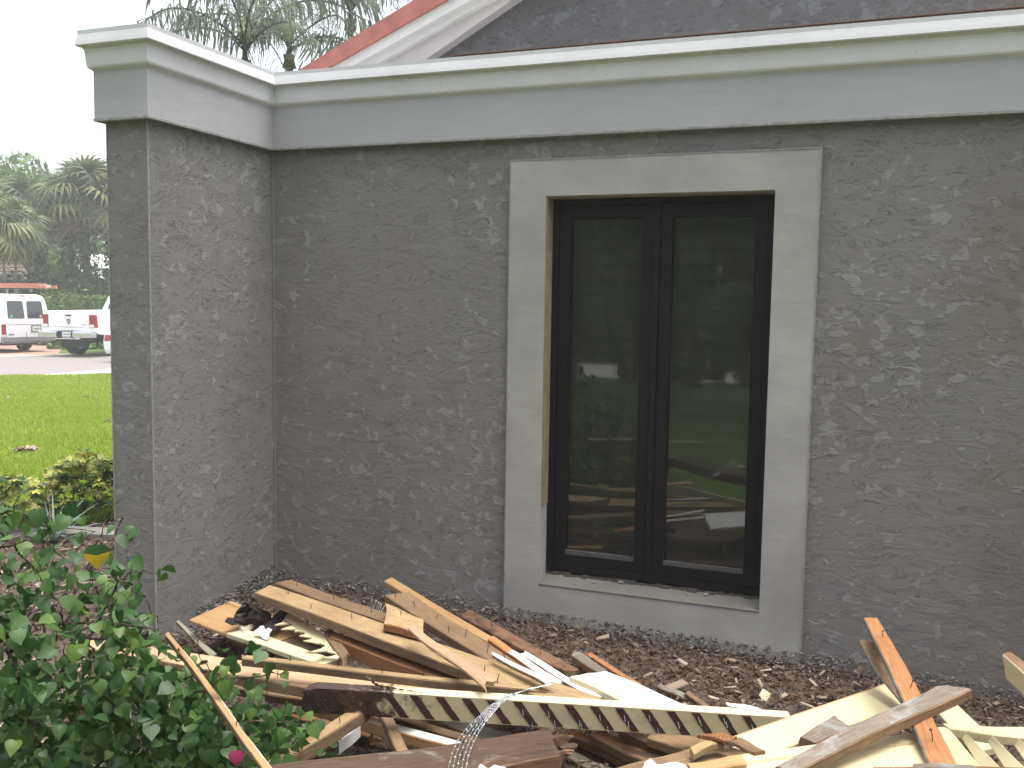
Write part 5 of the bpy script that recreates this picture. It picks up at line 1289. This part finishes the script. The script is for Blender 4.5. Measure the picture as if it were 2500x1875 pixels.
hip_house(105, 420, 66, 688, 622, 'house with white tiled roof seen between the palm trunks', 'white_tile', 2.6, 2, 9, .6)

# ------------------------------------------------------------------ vehicles
def place(o, px, dist, az):
    p = atD(px, 800, dist); p.z = zg+.012; o.location = p; o.rotation_euler = (0, 0, math.pi/2-R(az))
def wheel(parent, x, y, r, w, hub='alu', z=None):
    z = r if z is None else z
    prof = [(r*.62, -w/2), (r*.9, -w/2), (r, -w/2+.03), (r, w/2-.03), (r*.9, w/2), (r*.62, w/2)]; mb = MB(); n = 22; k = len(prof)
    for i in range(n):
        a_ = 2*math.pi*i/n
        for rr, yy in prof: mb.v.append((x+rr*math.cos(a_), y+yy, z+rr*math.sin(a_)))
    for i in range(n):
        for j in range(k): mb.f.append((i*k+j, ((i+1) % n)*k+j, ((i+1) % n)*k+(j+1) % k, i*k+(j+1) % k)); mb.mi.append(0)
    t = mb.build('wheel', M['rubber'], parent, smooth=False)
    mb = MB(); sy = 1 if y > 0 else -1
    mb.tube([(x, y-sy*w*.35, z), (x, y+sy*w*.42, z)], r*.63, 18); mb.tube([(x, y+sy*w*.42, z), (x, y+sy*w*.48, z)], [r*.2, r*.16], 10); mb.build('rim', M[hub], t)
    return t
def shell(parent, name, prof, wid, mat, smooth=False):
    """prof: (x,z) outline; wid(x,z) -> half width there"""
    mb = MB(); n = len(prof); V = [(x, wid(x, z), z) for x, z in prof]+[(x, -wid(x, z), z) for x, z in prof]
    mb.add(V, [(i, (i+1) % n, n+(i+1) % n, n+i) for i in range(n)]+[tuple(range(n-1, -1, -1)), tuple(range(n, 2*n))])
    return mb.build(name, mat, parent, smooth)
def panel(parent, name, pts, nrm, mat, th=.012):
    """flat panel of given outline, standing th proud along nrm"""
    n = len(pts); nv = Vector(nrm).normalized()*th; mb = MB(); V = [Vector(p)+nv for p in pts]+[Vector(p)-nv*.5 for p in pts]
    mb.add(V, [tuple(range(n)), tuple(range(2*n-1, n-1, -1))]+[(i, i+n, (i+1) % n+n, (i+1) % n) for i in range(n)]); return mb.build(name, mat, parent)
def rounded(y0, y1, z0, z1, r, f, top_in=0):
    out = []
    for (cy, cz, a0_) in ((y1-r, z0+r, -90), (y1-r-top_in, z1-r, 0), (y0+r+top_in, z1-r, 90), (y0+r, z0+r, 180)):
        for k in range(4): a_ = R(a0_+30*k); out.append(f(cy+r*math.cos(a_), cz+r*math.sin(a_)))
    return out
# --- white cargo van: rear at x=0, forward +x
van = empty('cargo_van', (0, 0, 0), 'white cargo van with dark rear windows and orange ladder on its roof', 'van'); place(van, 65, 38.2, -86)
def vw(x, z): return 1.0 if z < 1.12 else 1.0-.17*(min(z, 2.05)-1.12)/.93
vp = [(0.02, .50), (0.0, 1.08), (.10, 1.86), (.22, 2.02), (.5, 2.08), (2.5, 2.1), (3.6, 2.04), (4.15, 1.9), (4.75, 1.22), (5.4, 1.05), (5.5, .8), (5.5, .38), (4.95, .36), (4.85, .55), (4.55, .72), (4.25, .55), (4.15, .34), (1.65, .34), (1.55, .56), (1.25, .74), (.95, .56), (.85, .36), (.1, .38)]
shell(van, 'body', vp, vw, M['car_white'])
rx = lambda z: (0.0 if z < 1.08 else .10*(z-1.08)/.78)
rf = lambda y, z: (rx(z)-.004, y, z)
panel(van, 'seam', [rf(-.009, .52), rf(.009, .52), rf(.009, 1.95), rf(-.009, 1.95)], (-1, 0, 0), M['black'], .003)
for y in (.80, -.80): panel(van, 'seam', [rf(y-.008, .52), rf(y+.008, .52), rf(y*.94+.008, 1.9), rf(y*.94-.008, 1.9)], (-1, 0, 0), M['grey_plastic'], .003)
panel(van, 'seam', [rf(-.8, 1.0), rf(.8, 1.0), rf(.8, 1.012), rf(-.8, 1.012)], (-1, 0, 0), M['grey_plastic'], .002)
w1 = panel(van, 'rear_window', rounded(.06, .72, 1.22, 1.84, .06, rf, .02), (-1, 0, 0), M['car_glass'], .012)
w2 = panel(van, 'rear_window', rounded(-.72, -.06, 1.22, 1.84, .06, rf, .02), (-1, 0, 0), M['car_glass'], .012)
for (cy, cz, mt, pr, nm) in ((.58, 1.30, 'sticker_green', w1, 'round green sticker'), (-.60, 1.29, 'sticker_pink', w2, 'round pink sticker')):
    st = panel(van, 'sticker', [(rx(cz)-.018, cy+.05*math.cos(a_), cz+.05*math.sin(a_)) for a_ in np.linspace(0, 2*math.pi, 13)[:-1]], (-1, 0, 0), M[mt], .003); st.parent = pr; st['label'] = nm
for y in (.92, -.92):
    lp_ = panel(van, 'tail_lamp', [rf(y-.09, .66), rf(y+.07, .66), rf(y+.07, 1.02), rf(y-.09, 1.02)], (-1, 0, 0), M['tail_red'], .015)
    l2 = panel(van, 'reversing_lens', [rf(y-.09, .60), rf(y+.07, .60), rf(y+.07, .655), rf(y-.09, .655)], (-1, 0, 0), M['lens_clear'], .013); l2.parent = lp_
pl = panel(van, 'plate_recess', [rf(-.60, .72), rf(-.18, .72), rf(-.18, .98), rf(-.60, .98)], (-1, 0, 0), M['grey_plastic'], .008)
q = panel(van, 'licence_plate', [rf(-.55, .77), rf(-.23, .77), rf(-.23, .93), rf(-.55, .93)], (-1, 0, 0), M['plate'], .016); q.parent = pl
for k in range(5):
    gph = panel(van, 'plate_character', [(-.024, -.28-.05*k, .81), (-.024, -.31-.05*k, .81), (-.024, -.31-.05*k, .88), (-.024, -.28-.05*k, .88)], (-1, 0, 0), M['grey_plastic'], .002); gph.parent = pl
for k in range(6): panel(van, 'badge_letter', [rf(.72-.037*k, .63), rf(.695-.037*k, .63), rf(.695-.037*k, .67), rf(.72-.037*k, .67)], (-1, 0, 0), M['black'], .006)
panel(van, 'brake_lamp', [(.20, .12, 2.0), (.20, -.12, 2.0), (.235, -.12, 2.035), (.235, .12, 2.035)], (-1, 0, .6), M['tail_red'], .01)
mb = MB(); mb.box(-.16, .05, -1.0, 1.0, .40, .56); mb.box(-.12, .06, -.96, .96, .34, .40); mb.build('rear_bumper', M['grey_plastic'], van)
mb = MB(); mb.box(.3, 4.0, -.7, .7, .26, .36); mb.build('underbody', M['black'], van)
for x in (1.25, 4.55):
    for y in (.84, -.84): wheel(van, x, y, .37, .25)
for s in (1, -1): panel(van, 'side_window', [(.55, s*.93, 1.25), (1.9, s*.93, 1.25), (1.9, s*.875, 1.8), (.6, s*.875, 1.8)], (0, s, .1), M['car_white'], .02)
rk = MB()
for x in (.55, 2.2, 3.6):
    rk.box(x-.02, x+.02, -.86, .86, 2.26, 2.30)
    for y in (.84, -.84): rk.box(x-.025, x+.025, y-.02, y+.02, 2.0, 2.262)
rk.build('roof_rack', M['black'], van)
lad = empty('ladder', (0, 0, 0), 'orange extension ladder lying on the roof rack of the white van', 'ladder'); lad.matrix_world = van.matrix_basis @ Matrix.Translation((-1.35, .1, 2.302))
for y in (-.21, .21):
    mb = MB(); mb.box(0, 5.6, y-.018, y+.018, 0, .09); mb.box(.35, 5.3, y*.82-.016, y*.82+.016, .094, .175); mb.build('rail', M['ladder'], lad)
for k in range(16): 
    mb = MB(); mb.tube([(.25+.33*k, -.19, .045), (.25+.33*k, .19, .045)], .016, 6); mb.build('rung', M['alu'], lad)
for y in (-.21, .21):
    mb = MB(); mb.box(-.09, .12, y-.03, y+.03, -.006, .096); mb.build('end_cap', M['ladder'], lad)
mb = MB(); mb.box(.16, .30, -.19, .19, .02, .12); mb.build('hinge_bracket', M['alu'], lad)
# --- white pickup truck
tr = empty('pickup_truck', (0, 0, 0), 'white pickup truck with chrome bumper, tailgate emblem and big black tyres', 'pickup truck'); place(tr, 169, 35.2, -8)
def tw(x, z): return 1.0-.03*max(0, z-1.2)/.3
bedp = [(.0, .86), (.0, 1.50), (.04, 1.54), (3.05, 1.56), (3.05, .70), (1.95, .70), (1.9, .92), (1.72, 1.16), (1.45, 1.24), (1.18, 1.16), (1.0, .92), (.94, .74), (.3, .76)]
shell(tr, 'bed', bedp, tw, M['car_white'])
def cw(x, z): return 1.0 if z < 1.5 else 1.0-.20*(z-1.5)/.6
cabp = [(3.09, .68), (3.09, 1.55), (3.24, 2.04), (3.42, 2.12), (4.52, 2.13), (4.82, 2.06), (5.52, 1.55), (6.62, 1.48), (6.87, 1.3), (6.87, .75), (6.52, .70), (6.42, .95), (6.07, 1.2), (5.72, .95), (5.62, .66)]
shell(tr, 'cab', cabp, cw, M['car_white'])
for s in (1, -1): panel(tr, 'side_window', [(3.34, s*.985, 1.58), (4.82, s*.985, 1.58), (4.57, s*.83, 2.03), (3.47, s*.83, 2.03)], (0, s, .3), M['car_glass'], .012)
panel(tr, 'rear_window', [(3.085, .75, 1.6), (3.085, -.75, 1.6), (3.22, -.66, 1.98), (3.22, .66, 1.98)], (-1, 0, .3), M['car_glass'], .015)
tg = panel(tr, 'tailgate', [(-.005, -.77, .90), (-.005, .77, .90), (-.005, .77, 1.49), (-.005, -.77, 1.49)], (-1, 0, 0), M['car_white'], .02)
h_ = panel(tr, 'handle', [(-.03, -.12, 1.37), (-.03, .12, 1.37), (-.03, .10, 1.42), (-.03, -.10, 1.42)], (-1, 0, 0), M['black'], .006); h_.parent = tg
h_ = panel(tr, 'crease', [(-.027, -.6, 1.0), (-.027, .6, 1.0), (-.027, .6, 1.015), (-.027, -.6, 1.015)], (-1, 0, 0), M['grey_plastic'], .002); h_.parent = tg
# shield-shaped horned emblem
sh = [(-.075, 1.27), (-.085, 1.22), (-.06, 1.20), (-.045, 1.14), (0, 1.08), (.045, 1.14), (.06, 1.20), (.085, 1.22), (.075, 1.27), (.03, 1.29), (0, 1.275), (-.03, 1.29)]
h_ = panel(tr, 'emblem', [(-.03, y, z) for y, z in sh], (-1, 0, 0), M['grey_plastic'], .006); h_.parent = tg
h_ = panel(tr, 'emblem_face', [(-.036, y*.55, 1.19+(z-1.19)*.55) for y, z in sh], (-1, 0, 0), M['chrome'], .006); h_.parent = tg
for k in range(5):
    h_ = panel(tr, 'badge_letter', [(-.03, -.48-.05*k, 1.075), (-.03, -.515-.05*k, 1.075), (-.03, -.515-.05*k, 1.10), (-.03, -.48-.05*k, 1.10)], (-1, 0, 0), M['grey_plastic'], .003); h_.parent = tg
for s in (1, -1):
    lp_ = panel(tr, 'tail_lamp', [(-.012, s*.80, 1.0), (-.012, s*.99, 1.0), (-.006, s*.99, 1.42), (-.012, s*.80, 1.42)], (-1, 0, 0), M['tail_red'], .02)
    l2 = panel(tr, 'lamp_side', [(.0, s*1.0, 1.0), (.14, s*1.0, 1.0), (.10, s*.99, 1.42), (.0, s*.99, 1.42)], (0, s, 0), M['tail_red'], .012); l2.parent = lp_
    l2 = panel(tr, 'reversing_lens', [(-.02, s*.81, 1.01), (-.02, s*.98, 1.01), (-.02, s*.98, 1.10), (-.02, s*.81, 1.10)], (-1, 0, 0), M['lens_clear'], .016); l2.parent = lp_
bp = MB()
bp.prism([(-.22, .66), (-.26, .72), (-.26, .82), (-.20, .87), (.02, .87), (.02, .66)], lambda u, v, w: (u, w, v), .30, 1.02); bp.prism([(-.22, .66), (-.26, .72), (-.26, .82), (-.20, .87), (.02, .87), (.02, .66)], lambda u, v, w: (u, w, v), -1.02, -.30)
bp.prism([(-.20, .60), (-.22, .64), (-.18, .66), (.02, .66), (.02, .60)], lambda u, v, w: (u, w, v), -.40, .40)
bm_ = bp.build('rear_bumper', M['chrome'], tr)
q = panel(tr, 'licence_plate', [(-.15, -.16, .69), (-.15, .16, .69), (-.15, .16, .85), (-.15, -.16, .85)], (-1, 0, 0), M['plate'], .006); q.parent = bm_
q = panel(tr, 'plate_recess', [(-.10, -.30, .66), (-.10, .30, .66), (-.10, .30, .87), (-.10, -.30, .87)], (-1, 0, 0), M['black'], .006); q.parent = bm_
for k in range(6):
    gph = panel(tr, 'plate_character', [(-.159, .115-.045*k, .74), (-.159, .09-.045*k, .74), (-.159, .09-.045*k, .80), (-.159, .115-.045*k, .80)], (-1, 0, 0), M['grey_plastic'], .002); gph.parent = bm_
for x in (1.45, 6.07):
    for y in (.82, -.82): wheel(tr, x, y, .49, .36)
mb = MB(); mb.box(.4, 6.3, -.45, .45, .52, .74); mb.tube([(1.45, -.75, .45), (1.45, .75, .45)], .07, 8); mb.tube([(1.45, .0, .25), (1.45, 0, .62)], [.08, .16], 8); mb.box(.25, .32, -.5, .5, .3, .62); mb.build('axle_and_frame', M['black'], tr)
# --- white sedan, tail showing past the pier
sd = empty('white_car', (0, 0, 0), 'tail of a white car with red lamp half hidden by the pier', 'car'); place(sd, 316, 31.5, -10)
def sw_(x, z): return .90-.05*max(0, .45-z)/.3 if z < .95 else .86-.24*(z-.95)/.5
sp_ = [(.10, .28), (.02, .42), (0.0, .62), (.05, .88), (.18, .97), (.75, 1.02), (1.35, 1.38), (1.8, 1.44), (2.6, 1.42), (3.4, 1.02), (4.4, .88), (4.65, .62), (4.6, .28), (4.2, .24), (4.1, .45), (3.85, .62), (3.6, .45), (3.5, .22), (1.25, .22), (1.15, .45), (.9, .62), (.65, .45), (.55, .25)]
shell(sd, 'body', sp_, sw_, M['car_white'])
for s in (1, -1):
    lp_ = panel(sd, 'tail_lamp', [(.02, s*.62, .68), (.02, s*.875, .66), (.055, s*.87, .86), (.055, s*.66, .86)], (-1, 0, .1), M['tail_red'], .02)
    l2 = panel(sd, 'lamp_side', [(.03, s*.895, .66), (.22, s*.895, .72), (.26, s*.88, .86), (.05, s*.88, .86)], (0, s, 0), M['tail_red'], .012); l2.parent = lp_
panel(sd, 'rear_window', [(.80, .66, 1.05), (.80, -.66, 1.05), (1.30, -.55, 1.35), (1.30, .55, 1.35)], (-1, 0, 1), M['car_glass'], .01)
for s in (1, -1): panel(sd, 'side_window', [(1.05, s*.845, 1.06), (3.2, s*.845, 1.06), (2.6, s*.68, 1.37), (1.5, s*.68, 1.37)], (0, s, .3), M['car_glass'], .012)
panel(sd, 'licence_plate', [(.0, -.16, .48), (.0, .16, .48), (.0, .16, .62), (.0, -.16, .62)], (-1, 0, 0), M['plate'], .01)
for x in (.9, 3.85):
    for y in (.78, -.78): wheel(sd, x, y, .32, .2)

# ------------------------------------------------------------------ trees and hedge behind the photographer, mirrored low down; extra height and width added to block sky light
ORD = 'first second third fourth fifth sixth seventh eighth ninth tenth'.split()
for k, (x, y, h, sp__) in enumerate(((-11, -19, 8.5, 5.5), (-4.2, -20, 8, 5.0), (3.5, -18.5, 9, 6), (11, -17, 8.5, 6), (-18.5, -18, 9, 6), (19, -14, 9, 6), (-7.5, -26, 10, 7), (1, -27, 10, 7), (8.5, -25, 10, 7), (-16, -27, 10, 7))):
    broad_tree((x, y, 0), h, sp__, 'leafy tree across the back street, %s of the ten from the left' % ORD[sorted([-11, -4.2, 3.5, 11, -18.5, 19, -7.5, 1, 8.5, -16]).index(x)], 'trees behind the photographer', 60+k, 5600, .20, .12, 'hedge_leaf' if k % 2 == 0 else 'tree_leaf')
for k, (x, y, h, sp__) in enumerate(((7.5, -6.5, 7.0, 4.2), (13, -4, 8, 5), (-1.5, -6.0, 7.5, 4.0), (-8.0, -7.5, 7.5, 4.0))):
    broad_tree((x, y, 0), h, sp__, 'added shade tree on the near lawn behind the photographer, %s from the left' % ORD[sorted([7.5, 13, -1.5, -8.0]).index(x)], 'added shade trees on the near back lawn', 80+k, 5200, .15, .42)  # near crowns added to shade the back lawn and the wall
hedge('back_hedge', [(-30, -17.5), (26, -14.2), (26, -16.2), (-30, -19.5)], 0, 1.7, 'long loose hedge along the back street', 'tree_leaf', 9, 14000, .16, clipped=False)

g9 = np.random.default_rng(99); n9 = 9000
P9 = np.stack([g9.uniform(-55, 45, n9), g9.normal(-36, 1.8, n9), g9.uniform(0, 1, n9)**.8*8.5], -1); P9[:, 2] *= .8+.2*np.sin(P9[:, 0]*.5)
o = leaf_cloud('far_wood', P9, np.tile([0, 1., .4], (n9, 1)), .42, M['tree_leaf'], None, 5); tag(o, 'dense wood closing the view beyond the back street', 'wood', kind='stuff')

for k, (x, y, h_, w_) in enumerate(((-2.2, -10.2, .62, .55), (-2.75, -10.6, .5, .5), (-3.2, -10.0, .66, .6), (-3.75, -10.8, .48, .5), (-4.6, -10.5, .55, .5), (-6.1, -10.4, .42, .5), (-1.3, -10.3, .6, .6), (-7.6, -10.6, .7, .7), (.2, -10.1, .6, .7))):
    g9 = np.random.default_rng(300+k); o = empty('small_bush', (x, y, 0), 'small bush at the edge of the back lawn, %s from the left' % ORD[sorted([-2.2, -2.75, -3.2, -3.75, -4.6, -6.1, -1.3, -7.6, .2]).index(x)], 'bush', 'small bushes along the back street')
    c9 = np.stack([g9.normal(0, w_*.3, 6), g9.normal(0, w_*.3, 6), g9.uniform(h_*.2, h_*.8, 6)], -1); q9, d9 = blob_points(g9, c9, np.full(6, h_*.42), 700)
    f = leaf_cloud('foliage', q9, d9, .05, M['hedge_leaf' if k % 2 else 'tree_leaf'], o, 300+k); f['kind'] = 'stuff'
    mb = MB(); mb.tube([(0, 0, -.05), (.03, 0, h_*.5)], [.02, .01], 5); mb.build('stem', M['dark_bark'], o)

# ------------------------------------------------------------------ even haze volume added round the whole place to imitate veiling glare
hz = NB('veiling_haze'); hz.t.nodes.remove(hz.b)
pv = hz.n('ShaderNodeVolumePrincipled'); pv.inputs['Color'].default_value = (.96, .97, 1.0, 1); pv.inputs['Density'].default_value = .0028; pv.inputs['Anisotropy'].default_value = .3
hz.l(pv.outputs[0], hz.out.inputs['Volume'])
mb = MB(); mb.box(-330, 330, -330, 330, -1.6, 12.5); o = mb.build('haze', hz.m); o['kind'] = 'stuff'; o['label'] = 'thin added haze imitating veiling glare'
